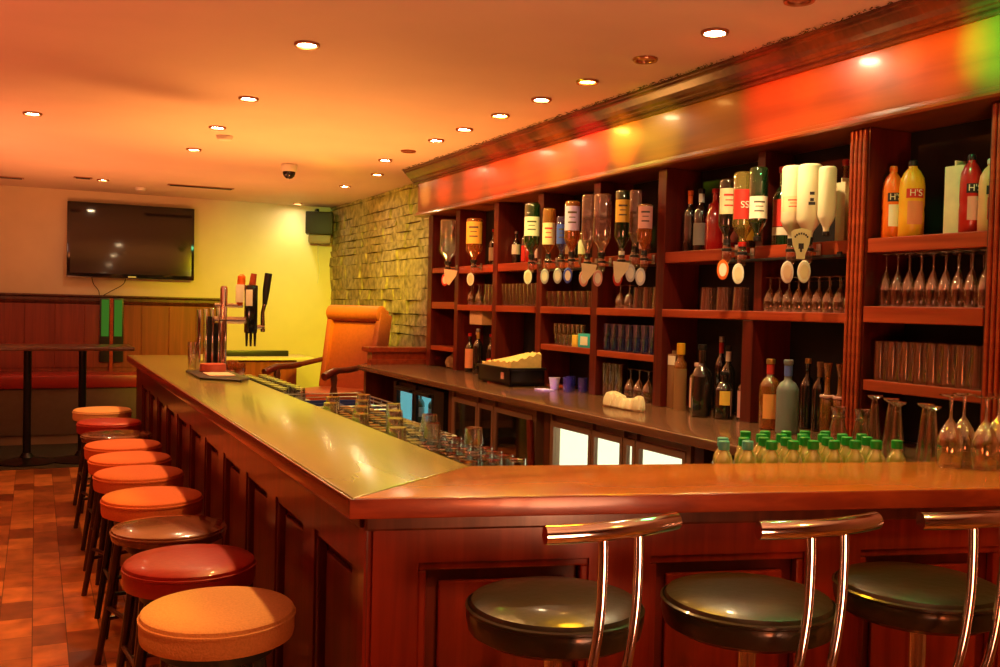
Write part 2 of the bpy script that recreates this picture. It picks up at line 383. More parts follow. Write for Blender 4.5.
# ceiling vents, smoke detectors, dome camera
def vent(x, y, l, lab):
    t = thing('ceiling_vent', lab, 'air vent', (x, y, CE))
    bm = B(); box(bm, x-l/2, x+l/2, y-.05, y+.05, CE-.008, CE, .003); obj('frame', bm, RINGM, t)
    bm = B()
    for k in range(4): box(bm, x-l/2+.02, x+l/2-.02, y-.038+k*.021, y-.028+k*.021, CE-.012, CE-.007)
    obj('slat', bm, BLACK, t)
vent(1.44, 9.75, .62, 'long slotted ceiling air vent right of the television')
vent(.38, 9.72, .16, 'short dark slotted ceiling vent above the left part of the television')
vent(-.36, 10.15, .5, 'slotted ceiling vent at the far left edge of the ceiling')
def smoke(x, y, lab):
    bm = B(); lathe(bm, [(.03, -.03), (.045, -.028), (.055, -.01), (.055, 0)], 20, (x, y, CE)); tag(obj('smoke_detector', bm, WHITE), lab, 'smoke detector')
smoke(1.13, 6.65, 'small round detector on the ceiling beside the row of downlights')
smoke(.93, 10.25, 'small round detector on the ceiling above the television')
t = thing('dome_camera', 'dark dome camera hanging on a white base from the ceiling', 'security camera', (1.82, 7.72, CE))
bm = B(); lathe(bm, [(.055, -.06), (.062, -.05), (.066, -.01), (.06, 0)], 24, (1.82, 7.72, CE)); obj('base', bm, WHITE, t)
bm = B(); lathe(bm, [(.004, -.118), (.025, -.112), (.042, -.095), (.05, -.075), (.051, -.058)], 24, (1.82, 7.72, CE)); obj('dome', bm, BLACKG, t)

# ------------------------------------------------------------------ television, speaker, bench, tables
t = thing('television', 'large flat black television mounted on the back wall', 'television', (.91, YB-.02, 1.68))
M = Matrix.Translation((.91, YB-.07, 2.07)) @ Matrix.Rotation(R(-3), 4, 'X')
bm = B(); box(bm, -.63, .63, -.03, .03, -.39, .39, .008, M); obj('housing', bm, BLACKG, t)
bm = B(); box(bm, -.60, .60, -.033, -.029, -.345, .365, 0, M); obj('screen', bm, SCREEN, t)
bm = B(); box(bm, -.35, .35, .03, .055, -.2, .2, 0, M); obj('wall_mount', bm, BLACK, t)
bm = B(); box(bm, -.04, .04, -.034, -.030, -.380, -.366, 0, M); obj('maker_badge', bm, STEEL, t)
for nm, pts, lab in (('cable', [(.52, YB-.03, 1.70), (.54, YB-.012, 1.62), (.59, YB-.012, 1.55), (.60, YB-.012, 1.50)], 'thin cable hanging from the left underside of the television'),
                ('cable', [(.86, YB-.03, 1.70), (.83, YB-.012, 1.62), (.72, YB-.012, 1.55), (.64, YB-.012, 1.50)], 'thin cable slanting from the middle underside of the television')):
    bm = B(); tube(bm, curve_pts(pts, 6), .004, 6); tag(obj(nm, bm, INK), lab, 'cable')
t = thing('wall_speaker', 'black box speaker mounted high in the far corner', 'speaker', (2.93, YB-.02, 2.4))
bm = B(); M = Matrix.Translation((2.90, YB-.20, 2.375)) @ Matrix.Rotation(R(-18), 4, 'Z')
box(bm, -.16, .14, -.13, .11, -.125, .125, .012, M); obj('cabinet', bm, BLACK, t)
bm = B(); box(bm, -.15, .13, -.135, -.129, -.115, .115, .004, M); obj('grille', bm, INK, t)
bm = B(); box(bm, -.13, .12, -.06, .13, -.225, -.128, .02, M); obj('lower_housing', bm, P('grey_plastic', (.28, .2, .17), .5), t)
bm = B(); tube(bm, [(2.90, YB-.06, 2.49), (2.90, YB-.06, 2.54), (2.90, YB, 2.54)], .02); obj('bracket', bm, DKMET, t)
bm = B(); tube(bm, curve_pts([(2.92, YB-.05, 2.14), (2.93, YB-.01, 2.0), (2.95, YB-.01, 1.85), (2.93, YB-.01, 1.7)], 5), .005, 6); tag(obj('cable', bm, WHITE), 'pale cable running down the wall below the corner speaker', 'cable')

t = thing('wall_bench', 'red vinyl wall bench along the back wall', 'bench', (-.7, YB-.25, 0))
bm = B(); box(bm, XL+.05, 1.82, YB-.50, YB-.05, .56, .70, .035); obj('seat_cushion', bm, VRED, t)
bm = B(); box(bm, XL+.06, 1.81, YB-.47, YB-.05, .10, .56, .004); obj('base_panel', bm, P('drab_base_panel', (.16, .10, .06), .6, var=.1), t)
bm = B(); box(bm, XL+.06, 1.81, YB-.44, YB-.05, .006, .10); obj('plinth', bm, P('pale_plinth', (.32, .2, .12), .5), t)
for i, (x0, x1) in enumerate(((.615, .695), (.74, .825))):
    t = thing('wall_light', ('left' if i == 0 else 'right')+' one of two narrow green glass wall lights under the television', 'wall light', ((x0+x1)/2, YB-.05, 1.1), 'green wall lights')
    bm = B(); box(bm, x0-.012, x1+.012, YB-.07, YB-.035, .80, 1.475, .006); obj('housing', bm, BLACK, t)
    bm = B(); box(bm, x0+.004, x1-.004, YB-.08, YB-.069, 1.07, 1.455, .004); obj('glass_panel', bm, EMIT('green_glow%d' % i, (.10, .34, .03), .45) if i == 0 else MATS['green_glow0'], t)
    bm = B()
    for k in range(3): box(bm, x0+.015+k*.02, x0+.025+k*.02, YB-.078, YB-.069, .93+.03*(k % 2), .945+.03*(k % 2))
    obj('switch', bm, STEEL, t)

t = thing('poseur_table', 'tall dark rectangular table with two black posts before the red bench', 'table', (.2, 9.42, 0))
bm = B(); box(bm, -.62, .80, 9.12, 9.70, 1.005, 1.04, .012); obj('tabletop', bm, W_dark, t)
for x in (-.06, .385):
    bm = B(); lathe(bm, [(.035, .02), (.033, .2), (.033, 1.004)], 20, (x, 9.42, .0)); pl = obj('pole', bm, DKMET, t)
    bm = B(); lathe(bm, [(.25, .005), (.25, .014), (.2, .024), (.06, .05), (.04, .09)], 32, (x, 9.42, .0)); obj('foot', bm, DKMET, t)

t = thing('side_table', 'cream-topped wooden side table against the yellow-lit far wall', 'table', (2.1, 10.3, 0))
bm = B(); box(bm, 1.45, 2.62, 9.85, 10.45, .875, .905, .006); obj('tabletop', bm, CREAM, t)
bm = B(); box(bm, 1.50, 2.45, 9.90, 10.40, .62, .872); obj('apron', bm, W_dado, t)
for x in (1.55, 2.42):
    for y in (9.94, 10.36): bm = B(); box(bm, x-.03, x+.03, y-.03, y+.03, .004, .62, .004); obj('leg', bm, W_dark, t)
bm = B(); box(bm, 1.62, 2.40, 10.05, 10.12, .906, .965, .008); box(bm, 1.9, 2.1, 10.03, 10.14, .905, .91); tag(obj('sound_bar', bm, BLACK), 'long low black box lying on the cream-topped side table', 'box')

# tall armchair, built facing -y then turned
def armchair():
    t = thing('armchair', 'tall rust-red armchair with rolled headrest and dark wooden arms', 'armchair', (2.25, 8.0, 0))
    t.rotation_euler = (0, 0, R(-57)); t.scale = (.95, 1.05, 1)
    bm = B(); box(bm, -.29, .29, -.28, .26, .60, .74, .04); obj('seat_cushion', bm, CHAIRV, t, world=False)
    bm = B(); box(bm, -.26, .26, -.25, .26, .50, .60, .01); obj('seat_frame', bm, W_dark, t, world=False)
    M = Matrix.Translation((0, .29, .70)) @ Matrix.Rotation(R(-9), 4, 'X')
    bm = B(); box(bm, -.29, .29, -.05, .06, -.05, .74, .03, M)
    for s_ in (-1, 1): box(bm, s_*.29-.03, s_*.29+.03, -.09, .07, .02, .70, .02, M)
    obj('backrest', bm, CHAIRV, t, world=False)
    bm = B(); tube(bm, [M @ Vector((x, -.06, .69)) for x in (-.31, -.305, -.3, 0, .3, .305, .31)], [.05, .062, .07, .07, .07, .062, .05], 20); obj('headrest', bm, CHAIRV, t, world=False)
    for s in (-1, 1):
        bm = B(); tube(bm, curve_pts([(s*.32, .30, .98), (s*.33, .12, .955), (s*.335, -.08, .93), (s*.34, -.26, .925), (s*.345, -.40, .885)], 6), [.022]*10+[.026]*8+[.032]*7, 12)
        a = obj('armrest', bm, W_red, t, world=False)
        bm = B(); lathe(bm, [(.028, 0), (.035, .03), (.02, .07), (.036, .13), (.022, .2), (.03, .26), (.02, .32)], 14, (s*.33, -.27, .60)); obj('arm_post', bm, W_dark, t, world=False)
        for y in (-.24, .25):
            bm = B(); tube(bm, [(s*.25, y, .52), (s*.26, y*1.05, .25), (s*.27, y*1.15, .0)], [.03, .024, .018], 10); obj('leg', bm, W_dark, t, world=False)
    return t
armchair()

# ------------------------------------------------------------------ the bar counter
AX = Vector((.969, -.247, 0)); NX = Vector((.247, .969, 0)); C0 = Vector((.638, 2.046, 0))
MF = Matrix(((AX.x, NX.x, 0, C0.x), (AX.y, NX.y, 0, C0.y), (0, 0, 1, 0), (0, 0, 0, 1)))   # local: along the front, inward, up
ML = Matrix(((0, 1, 0, C0.x), (1, 0, 0, C0.y), (0, 0, 1, 0), (0, 0, 0, 1)))               # local: along the left side, inward, up
FL = 2.45; LL = 7.738-2.046
def outer(x): return 2.046-.2549*(x-.638)
TOP = 1.048
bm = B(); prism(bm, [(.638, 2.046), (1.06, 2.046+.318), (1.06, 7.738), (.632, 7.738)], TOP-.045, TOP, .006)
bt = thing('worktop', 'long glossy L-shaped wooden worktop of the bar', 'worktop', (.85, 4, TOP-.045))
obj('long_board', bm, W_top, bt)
bm = B(); prism(bm, [(.639, 2.045), (3.085, outer(3.085)), (3.085, outer(3.085)+.425), (1.06, 2.364)], TOP-.045, TOP, .006)
obj('front_board', bm, W_topx, bt)
bm = B(); prism(bm, [(.628, 2.038), (.6375, 2.0445), (.6315, 7.746), (.622, 7.746)], TOP-.046, TOP-.001, .003); obj('edge_nosing', bm, W_edge, bt); bm = B(); prism(bm, [(.628, 2.037), (3.085, outer(3.085)-.011), (3.085, outer(3.085)-.0005), (.6375, 2.0452)], TOP-.046, TOP-.001, .003)
obj('edge_nosing', bm, W_edgex, bt)

bc = thing('bar_counter', 'red wooden panelled bar counter under the glossy worktop', 'bar counter', (1.0, 3.0, 0))
# carcass: core behind the panels
bm = B()
prism(bm, [(.638+.085, 2.046+.07), (3.085, outer(3.085)+.088), (3.085, outer(3.085)+.16), (.80, 2.20), (.80, 7.70), (.723, 7.70)], .0, TOP-.046)
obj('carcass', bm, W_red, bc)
def panels(M, spans, length, name_mould, zt=.865, zb=.20, m=W_bar):
    # stiles and rails proud of the core; one moulding frame per opening
    bm = B(); zz = TOP-.046
    box(bm, .05, length, .05, .082, zt, zz, 0, M); box(bm, .05, length, .05, .082, .0, zb, 0, M)
    edges = [.05]
    for a, b in spans: edges += [a, b]
    edges.append(length)
    for i in range(0, len(edges), 2): box(bm, edges[i], edges[i+1], .051, .082, zb-.001, zt+.001, 0, M)
    obj('frame', bm, m, bc, False)
    for a, b in spans:
        bm = B(); d = .02
        for pr in ((a, b, zt-d, zt), (a, b, zb, zb+d), (a, a+d, zb+d, zt-d), (b-d, b, zb+d, zt-d)):
            box(bm, pr[0], pr[1], .056, .082, pr[2], pr[3], .005, M)
        box(bm, a+.05, b-.05, .070, .084, zb+.05, zt-.05, .006, M)
        obj(name_mould, bm, m, bc, False)
lsp = [(.158+.4715*k, .158+.4715*k+.346) for k in range(11)]
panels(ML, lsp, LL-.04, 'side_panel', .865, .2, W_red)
fsp = [(.155+.5645*k, .155+.5645*k+.41) for k in range(4)]
panels(MF, fsp, FL-.02, 'front_panel', .885, .2, W_bar)
bm = B(); prism(bm, [(.683, 2.098), (.683+.045, 2.087), (.73, 2.14), (.683, 2.14)], 0, TOP-.046); obj('corner_post', bm, W_bar, bc, False)
bm = B(); box(bm, .03, FL-.02, .035, .052, TOP-.085, TOP-.046, .006, MF); box(bm, .06, LL-.04, .035, .052, TOP-.085, TOP-.046, .006, ML); obj('cornice_moulding', bm, W_dark, bc, False)
bm = B(); box(bm, .05, FL-.02, .03, .05, 0, .12, .004, MF); box(bm, .05, LL-.04, .03, .05, 0, .12, .004, ML); obj('plinth', bm, W_dark, bc, False)
# inner service shelf
ss = thing('service_shelf', 'steel service shelf fixed inside the bar below the worktop', 'shelf', (1.2, 3, .9))
bm = B(); box(bm, .815, 1.46, 2.62, 3.9, .885, .905, .004); box(bm, .815, 1.69, 3.9, 5.16, .885, .905, .004); box(bm, .815, 1.46, 5.16, 7.6, .885, .905, .004); box(bm, .83, .87, 2.7, 7.5, .1, .885); obj('long_shelf', bm, STEEL, ss, False)
bm = B(); box(bm, .62, 1.86, .235, .72, .885, .905, .004, MF); obj('front_shelf', bm, STEEL, ss, False)
for (x, y) in ((1.42, 2.7), (1.42, 5.0), (1.42, 7.5), (2.10, 2.15)):
    bm = B(); box(bm, x-.015, x+.015, y-.015, y+.015, 0, .885); obj('leg', bm, STEEL, ss, False)

# ------------------------------------------------------------------ back bar
UX, CZ = 2.851, .9936
CB = .9936
bb = thing('back_bar', 'tall red mahogany back bar shelving against the right wall', 'shelving', (2.97, 4.7, CZ))
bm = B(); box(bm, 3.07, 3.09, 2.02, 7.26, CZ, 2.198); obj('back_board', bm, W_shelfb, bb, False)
UP = [(7.17, 7.26), (6.63, 6.70), (5.96, 6.03), (5.31, 5.38), (4.64, 4.71), (4.01, 4.08), (3.33, 3.40)]
for i, (a, b) in enumerate(UP):
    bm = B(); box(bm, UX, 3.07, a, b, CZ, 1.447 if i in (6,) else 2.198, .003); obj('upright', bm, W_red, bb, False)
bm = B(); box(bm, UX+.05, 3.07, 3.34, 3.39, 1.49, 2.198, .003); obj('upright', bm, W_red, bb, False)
for a, b in ((2.70, 2.79), (2.085, 2.185)):
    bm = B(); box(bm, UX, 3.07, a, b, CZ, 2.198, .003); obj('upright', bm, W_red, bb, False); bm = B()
    for k in range(4):
        y = a+.010+k*.021
        box(bm, UX-.014, UX-.0005, y, y+.013, CZ, 2.19, .004)
    obj('fluted_pilaster', bm, W_redy, bb, False)
SH = [  # y0, y1, z top, z bottom
 (6.70, 7.17, 1.775, 1.735), (6.70, 7.17, 1.507, 1.453), (6.70, 7.17, 1.159, 1.125),
 (4.08, 6.63, 1.775, 1.722), (3.39, 4.01, 1.775, 1.720), (2.79, 3.34, 1.775, 1.720),
 (4.08, 6.63, 1.489, 1.447), (2.79, 4.01, 1.489, 1.449),
 (4.71, 5.31, 1.255, 1.220), (4.08, 4.64, 1.250, 1.215),
 (2.185, 2.70, 1.775, 1.720), (2.185, 2.70, 1.517, 1.455), (2.185, 2.70, 1.237, 1.195)]
for k, (a, b, zt, zb) in enumerate(SH):
    bm = B()
    yy = [a] + [u for u in sorted(set([q for U in UP for q in U])) if a < u < b] + [b]
    # split round the uprights that pass through the shelf
    cuts = [U for U in UP if a < U[0] and U[1] < b and not (zt < 1.5 and U == UP[6])]
    segs = []; s = a
    for U in sorted(cuts): segs.append((s, U[0])); s = U[1]
    segs.append((s, b))
    for s0, s1 in segs: box(bm, UX+.004-(.01 if zt in (1.489, 1.517) else 0), 3.07, s0, s1, zb, zt, .004)
    obj('shelf', bm, W_redy, bb, False)
# fascia with ledge, and cornice
fb = thing('back_bar_canopy', 'glossy wooden fascia with heavy dark cornice above the back bar', 'canopy', (2.85, 4.3, 2.22))
bm = B(); box(bm, 2.808, 2.84, 1.3, 7.40, 2.215, 2.50); box(bm, 2.84, 3.09, 7.37, 7.40, 2.215, 2.58); obj('fascia_board', bm, W_fascia, fb, False)
bm = B(); profile(bm, [(3.07, 2.20), (2.79, 2.20), (2.78, 2.207), (2.785, 2.217), (2.798, 2.222), (2.80, 2.236), (2.812, 2.24), (2.812, 2.222), (3.07, 2.222)], 1.3, 7.42); obj('ledge', bm, W_fascia, fb, False)
bm = B(); profile(bm, [(2.84, 2.468), (2.795, 2.468), (2.79, 2.476), (2.795, 2.484), (2.782, 2.488), (2.778, 2.496), (2.77, 2.500), (2.765, 2.512), (2.745, 2.526), (2.722, 2.552), (2.712, 2.556), (2.71, 2.566), (2.70, 2.569), (2.70, 2.581), (2.84, 2.581)], 1.3, 7.48)
obj('cornice', bm, W_dark, fb, False)
bm = B()
for i in range(900):
    y = 1.5+5.95*random.random(); x = 2.682+random.uniform(-.012, .003); z0 = CE-.001-random.random()*.012
    d = Vector((random.uniform(-1, .1), random.uniform(-1, 1), random.uniform(-.5, .3))).normalized()*random.uniform(.008, .024)
    s = Vector((random.uniform(-1, 1), random.uniform(-1, 1), random.uniform(-1, 1)))*.0028
    p = Vector((x, y, z0)); q = p+d; q.z = min(q.z, CE-.001)
    a, b2, c2 = bm.verts.new(p-s), bm.verts.new(p+s), bm.verts.new(q); e = bm.verts.new(p+s.cross(d).normalized()*.003)
    bm.faces.new((a, b2, c2)); bm.faces.new((b2, e, c2)); bm.faces.new((e, a, c2)); bm.faces.new((a, e, b2))
g = obj('tinsel_garland', bm, P('dark_tinsel', (.06, .05, .02), .4, .5), None, False); tag(g, 'thin ragged dark tinsel strand along the top of the cornice', 'garland')

# back counter worktop and its stand
bm = B(); prism(bm, [(2.31, 2.36), (2.31, 7.36), (3.068, 7.36), (3.068, 2.0), (2.55, 2.0), (2.55, 2.36)], .953, .993, .006)
tag(obj('back_counter', bm, W_cnt), 'long brown worktop under the back bar shelves', 'worktop')
bm = B(); box(bm, 2.96, 3.08, 2.10, 7.34, 0, .952)
for a, b in ((7.30, 7.35), (5.545, 5.60), (4.27, 4.33), (3.02, 3.075)): box(bm, 2.36, 2.97, a, b, 0, .952)
tag(obj('counter_base', bm, W_dark, None, False), 'dark wooden stand carrying the back worktop between the fridges', 'cabinet')
# raised red end partition
t = thing('end_partition', 'low red wooden partition with ledge at the far end of the back worktop', 'partition', (2.6, 7.5, 0))
bm = B(); box(bm, 2.44, 3.06, 7.40, 7.52, 0, 1.09); obj('panel', bm, W_redy, t, False)
bm = B(); box(bm, 2.41, 3.06, 7.38, 7.58, 1.09, 1.13, .006); obj('ledge', bm, W_redy, t, False)
bm = B(); box(bm, 2.42, 3.06, 7.385, 7.40, .98, 1.03, .004); obj('rail', bm, W_redy, t, False)
bm = B(); box(bm, 2.43, 2.51, 7.37, 7.395, .2, .97, .004); obj('end_stile', bm, W_redy, t, False)

# ------------------------------------------------------------------ fridges
def fridge(y0, y1, label, doors, frame, lit, glass, zt=.925, top=BLACK, handle=True):
    t = thing('bottle_fridge', label, 'fridge', (2.6, (y0+y1)/2, 0)); X = 2.37
    bm = B(); zb = .06
    box(bm, X, 2.93, y0, y0+.02, zb, zt); box(bm, X, 2.93, y1-.02, y1, zb, zt); box(bm, X, 2.93, y0+.02, y1-.02, zt-.03, zt)
    box(bm, X, 2.93, y0+.02, y1-.02, zb, zb+.05); box(bm, 2.91, 2.93, y0+.02, y1-.02, zb+.05, zt-.03)
    obj('cabinet', bm, top, t, False)
    bm = B(); box(bm, 2.90, 2.908, y0+.03, y1-.03, .12, zt-.04); obj('back_light' if lit else 'back_panel', bm, lit or BLACK, t, False)
    if lit:
        bm = B(); box(bm, X+.03, 2.89, y1-.026, y1-.021, .12, zt-.04); box(bm, X+.03, 2.89, y0+.03, y1-.03, zt-.036, zt-.032); obj('light_panel', bm, lit, t, False)
    bm = B()
    for z in (.36, .62): box(bm, X+.06, 2.89, y0+.03, y1-.03, z, z+.012)
    obj('wire_shelf', bm, STEEL, t, False)
    ds = sorted(doors); gaps = [(y0, ds[0][0])]+[(p[1], q[0]) for p, q in zip(ds, ds[1:])]+[(ds[-1][1], y1)]
    for ga, gb in gaps:
        if gb-ga > .004: bm = B(); box(bm, X-.018, X+.004, ga+.001, gb-.001, .10, zt-.002); obj('front_stile', bm, frame, t, False)
    for (a, b) in doors:
        bm = B(); w_ = .022
        box(bm, X-.022, X, a, a+w_, .12, zt-.03); box(bm, X-.022, X, b-w_, b, .12, zt-.03)
        box(bm, X-.022, X, a+w_, b-w_, .12, .15); box(bm, X-.022, X, a+w_, b-w_, zt-.06, zt-.03)
        d = obj('door', bm, frame, t, False)
        bm = B(); box(bm, X-.014, X-.010, a+w_, b-w_, .15, zt-.06); obj('pane', bm, glass, d, False)
        if handle:
            bm = B(); box(bm, X-.045, X-.022, a+.02, b-.02, zt-.055, zt-.035, .004); obj('handle', bm, frame, d, False)
    return t
ALU = P('brown_aluminium_frame', (.36, .22, .16), .35, .6)
fridge(5.66, 6.62, 'black two-door fridge glowing cyan at the far end under the back worktop', [(5.84, 6.17), (6.20, 6.56)], BLACK, CYAN, G_door, .925)
fridge(4.40, 5.53, 'unlit brown fridge with sliding dark glass doors under the back worktop', [(5.14, 5.50), (4.92, 5.13), (4.44, 4.90)], ALU, None, G_dkdoor, .945, ALU, False)
fridge(3.09, 4.25, 'brightly lit white fridge with sliding glass doors under the back worktop', [(3.85, 4.23), (3.58, 3.84), (3.48, 3.57), (3.12, 3.47)], ALU, COLD, G_door, .945, ALU, False)
# bottles inside the lit fridges
# ------------------------------------------------------------------ bottles
def arc(bm, r, z0, z1, a0, a1, n=12):
    lo = []; hi = []
    for i in range(n+1):
        a = R(a0+(a1-a0)*i/n); lo.append(bm.verts.new((r*math.cos(a), r*math.sin(a), z0))); hi.append(bm.verts.new((r*math.cos(a), r*math.sin(a), z1)))
    for i in range(n): bm.faces.new((lo[i], lo[i+1], hi[i+1], hi[i]))
def bottle_profile(r, h, nr, sh=.60, neck=.74, inv=False):
    pr = [(r*.85, 0), (r, h*.012), (r, h*sh), (r*.93, h*(sh+.04)), (nr*1.6+.25*(r-nr), h*(neck-.035)), (nr*1.1, h*neck), (nr, h*(neck+.05)), (nr, h*.92), (nr*1.15, h*.925), (nr*1.15, h*.95)]
    return pr
def text_mesh(s, size, M, mat, parent, name='lettering'):
    cu = bpy.data.curves.new('txt', 'FONT'); cu.body = s; cu.size = size; cu.align_x = 'CENTER'; cu.align_y = 'CENTER'; cu.extrude = .0004
    o = bpy.data.objects.new('txt', cu); C.objects.link(o)
    dg = bpy.context.evaluated_depsgraph_get(); me = bpy.data.meshes.new_from_object(o.evaluated_get(dg))
    bpy.data.objects.remove(o); me.transform(M); me.materials.clear(); me.materials.append(mat)
    q = bpy.data.objects.new(name, me); C.objects.link(q); q.parent = parent; return q
FACE = -122  # labels look towards the room (degrees)
def bottle(x, y, z, h, r, label, body, cap=BLACK, lab=None, lz=(.16, .5), nr=None, sh=.6, neck=.74, name='spirit_bottle', cat='bottle', group=None, seg=20, caph=.075, letters=None, lcol=None, foil=None, arcw=75):
    t = thing(name, label, cat, (x, y, z), group); nr = nr or max(.008, r*.33)
    bm = B(); lathe(bm, bottle_profile(r, h, nr, sh, neck), seg); obj('glass_body' if body not in (YEL, ORG, RED, WHITE) else 'body', bm, body, t, world=False, flat=50)
    bm = B(); lathe(bm, [(nr*1.25, h*(1-caph)), (nr*1.3, h*(1-caph)+.002), (nr*1.3, h-.002), (nr*1.1, h)], 16); obj('cap', bm, cap, t, world=False)
    if lab is not None:
        bm = B(); arc(bm, r*1.012, h*lz[0], h*lz[1], FACE-arcw, FACE+arcw); obj('paper_label', bm, lab, t, world=False)
    if foil is not None:
        bm = B(); arc(bm, nr*1.12, h*.78, h*.92, 0, 359.9, 16); obj('neck_foil', bm, foil, t, world=False)
    if letters:
        a = R(FACE); p = Vector((math.cos(a)*r*1.03, math.sin(a)*r*1.03, h*sum(lz)/2))
        M = Matrix.Translation(p) @ Matrix.Rotation(a+R(90), 4, 'Z') @ Matrix.Rotation(R(90), 4, 'X')
        text_mesh(letters, r*1.05, M, lcol or PAPER, t)
    return t
U1Z = 1.7756
# upper shelf, standing bottles
bottle(2.97, 6.075, U1Z, .235, .028, 'slim dark bottle on the upper shelf, left of the red-capped one', G_dark, BLACK, PAPER)
bottle(2.97, 5.915, U1Z, .225, .030, 'dark bottle with silver collar on the upper shelf beside the slim dark one', G_dark, STEEL, PAPER, (.3, .6))
bottle(2.98, 5.78, U1Z, .27, .036, 'dark bottle with red cap and red label standing on the upper shelf', G_dark, RED, REDL, (.05, .45))
bottle(3.00, 4.85, U1Z, .40, .034, 'tall clear bottle standing behind the paired clear optics', G_pink, RED, None)
bottle(3.01, 4.22, U1Z, .36, .034, 'tall dark bottle standing behind the optics beside a mahogany upright', G_dark, RED, None)
bottle(2.93, 5.62, U1Z, .20, .040, 'short bottle in a red box print on the upper shelf under the green optic', G_redl, BLACK, PAPER, (.5, .7))
bottle(2.95, 3.94, U1Z, .31, .034, 'small dark bottle with orange neck foil on the upper middle shelf', G_dark, ORG, None, foil=ORG)
bottle(2.95, 3.85, U1Z, .31, .038, 'square-shouldered dark spirit bottle with grey label beside the red bottles', G_dark, BLACK, P('grey_label', (.25, .25, .2), .5), (.1, .45), foil=PAPER)
bottle(2.95, 3.74, U1Z, .30, .046, 'larger red liqueur bottle on the upper middle shelf', G_redl, RED, None, sh=.52, neck=.78)
bottle(2.96, 3.64, U1Z, .23, .036, 'smaller red liqueur bottle beside the larger red one', G_redl, BLACK, PINK, (.15, .4))
b = bottle(2.93, 3.255, U1Z, .345, .043, 'green glass bottle with a big red label and dark red cap', G_green, RED, REDL, (.24, .58))
bm = B(); arc(bm, .0442, .345*.13, .345*.23, FACE-75, FACE+75); obj('lower_label', bm, PAPER, b, world=False)
bottle(3.00, 2.965, U1Z, .345, .034, 'red-capped bottle standing behind the white optic bottles', G_amber, RED, None)
bottle(3.035, 2.86, U1Z, .31, .030, 'dark-red capped bottle half hidden beside the fluted pilaster', G_dark, RED, None)
def carton(x, y, z, sx, sy, h, label, mat, rot=0, name='drink_carton', accents=()):
    t = thing(name, label, 'carton', (x, y, z)); t.rotation_euler = (0, 0, rot)
    bm = B(); box(bm, -sx/2, sx/2, -sy/2, sy/2, 0, h, .003); obj('box_body', bm, mat, t, world=False)
    bm = B(); box(bm, -sx/2+.004, sx/2-.004, -.003, .003, h-.001, h+.018); obj('top_fold', bm, mat, t, world=False)
    for (m2, z0, z1) in accents:
        bm = B(); box(bm, -sx/2-.001, -sx/2, -sy/2+.004, sy/2-.004, h*z0, h*z1); obj('printed_panel', bm, m2, t, world=False)
    return t
carton(2.95, 2.905, U1Z, .07, .05, .24, 'cream carton standing behind the rightmost white optic bottle', CREAM)
carton(2.95, 2.835, U1Z, .07, .05, .23, 'cream carton closest to the fluted pilaster on the upper shelf', CREAM)
for (x, y, hh, rr, lb, bd, cp, lbl) in (
    (2.98, 6.90, .24, .036, 'red bottle standing in the top end compartment of the back bar', G_redl, RED, REDL),
    (3.01, 6.36, .27, .036, 'dark bottle standing behind the yellow-labelled upturned bottle', G_dark, RED, CREAM),
    (3.02, 5.70, .25, .028, 'dark bottle with white label at the back of the upper shelf', G_dark, BLACK, PAPER),
    (2.93, 5.50, .17, .030, 'squat bottle with white label next to the red print one', G_dark, WHITE, PAPER),
    (3.02, 5.46, .26, .030, 'red-capped dark bottle behind the squat white-labelled one', G_dark, RED, PINK),
    (3.00, 5.22, .28, .034, 'amber bottle with red cap standing right of the green upturned bottle', G_amber, RED, CREAM),
    (3.01, 5.08, .25, .032, 'amber bottle standing behind the cream-labelled upturned one', G_amber, BLACK, PAPER),
    (3.01, 4.42, .27, .034, 'clear bottle standing between the pair and the yellow-labelled optic', G_pink, STEEL, PINK),
    (2.99, 3.52, .26, .033, 'dark bottle standing left of the cream-labelled upturned one', G_dark, GOLD, YLAB)):
    bottle(x, y, U1Z, hh, rr, lb, bd, cp, lbl, (.15, .5))
for (x, y, w_) in ((2.50, 6.45, 'far'), (2.54, 6.32, 'middle'), (2.50, 5.98, 'near')):
    bottle(x, y, .6326, .23, .030, w_+' beer bottle chilling inside the cyan-lit fridge', G_green, GOLD, PAPER, (.2, .5), name='beer_bottle')
# right-hand bay, squeezy juice bottles
def juice(y, h, r, label, body, cap, x=2.93, txt="H'S", band=None, dark=True):
    t = thing('juice_bottle', label, 'bottle', (x, y, U1Z))
    bm = B(); lathe(bm, [(r*.9, 0), (r, .004), (r, h*.30), (r*.96, h*.36), (r, h*.42), (r, h*.66), (r*.9, h*.77), (r*.6, h*.86), (r*.36, h*.90), (r*.34, h*.93)], 24); obj('body', bm, body, t, world=False, flat=60)
    bm = B(); lathe(bm, [(r*.38, h*.925), (r*.40, h*.93), (r*.38, h*.985), (r*.3, h)], 18); obj('cap', bm, cap, t, world=False)
    bm = B(); arc(bm, r*1.01, h*.50, h*.62, FACE-42, FACE+42); obj('brand_strip', bm, INK if dark else REDL, t, world=False)
    bm = B(); arc(bm, r*1.01, h*.16, h*.46, FACE-35, FACE+40); obj('paper_label', bm, band or PAPER, t, world=False)
    a = R(FACE); M = Matrix.Translation((math.cos(a)*r*1.03, math.sin(a)*r*1.03, h*.56)) @ Matrix.Rotation(a+R(90), 4, 'Z') @ Matrix.Rotation(R(90), 4, 'X')
    text_mesh(txt, h*.12, M, PAPER, t)
    return t
juice(2.655, .275, .038, 'orange plastic juice bottle left of the yellow one on the top right shelf', ORG, ORG)
juice(2.565, .285, .045, 'yellow plastic juice bottle on the top right shelf', YEL, BLACK, band=P('reddish_print', (.8, .25, .12), .5), dark=False)
juice(2.315, .275, .036, 'red plastic juice bottle on the top right shelf', RED, BLACK, band=PINK)
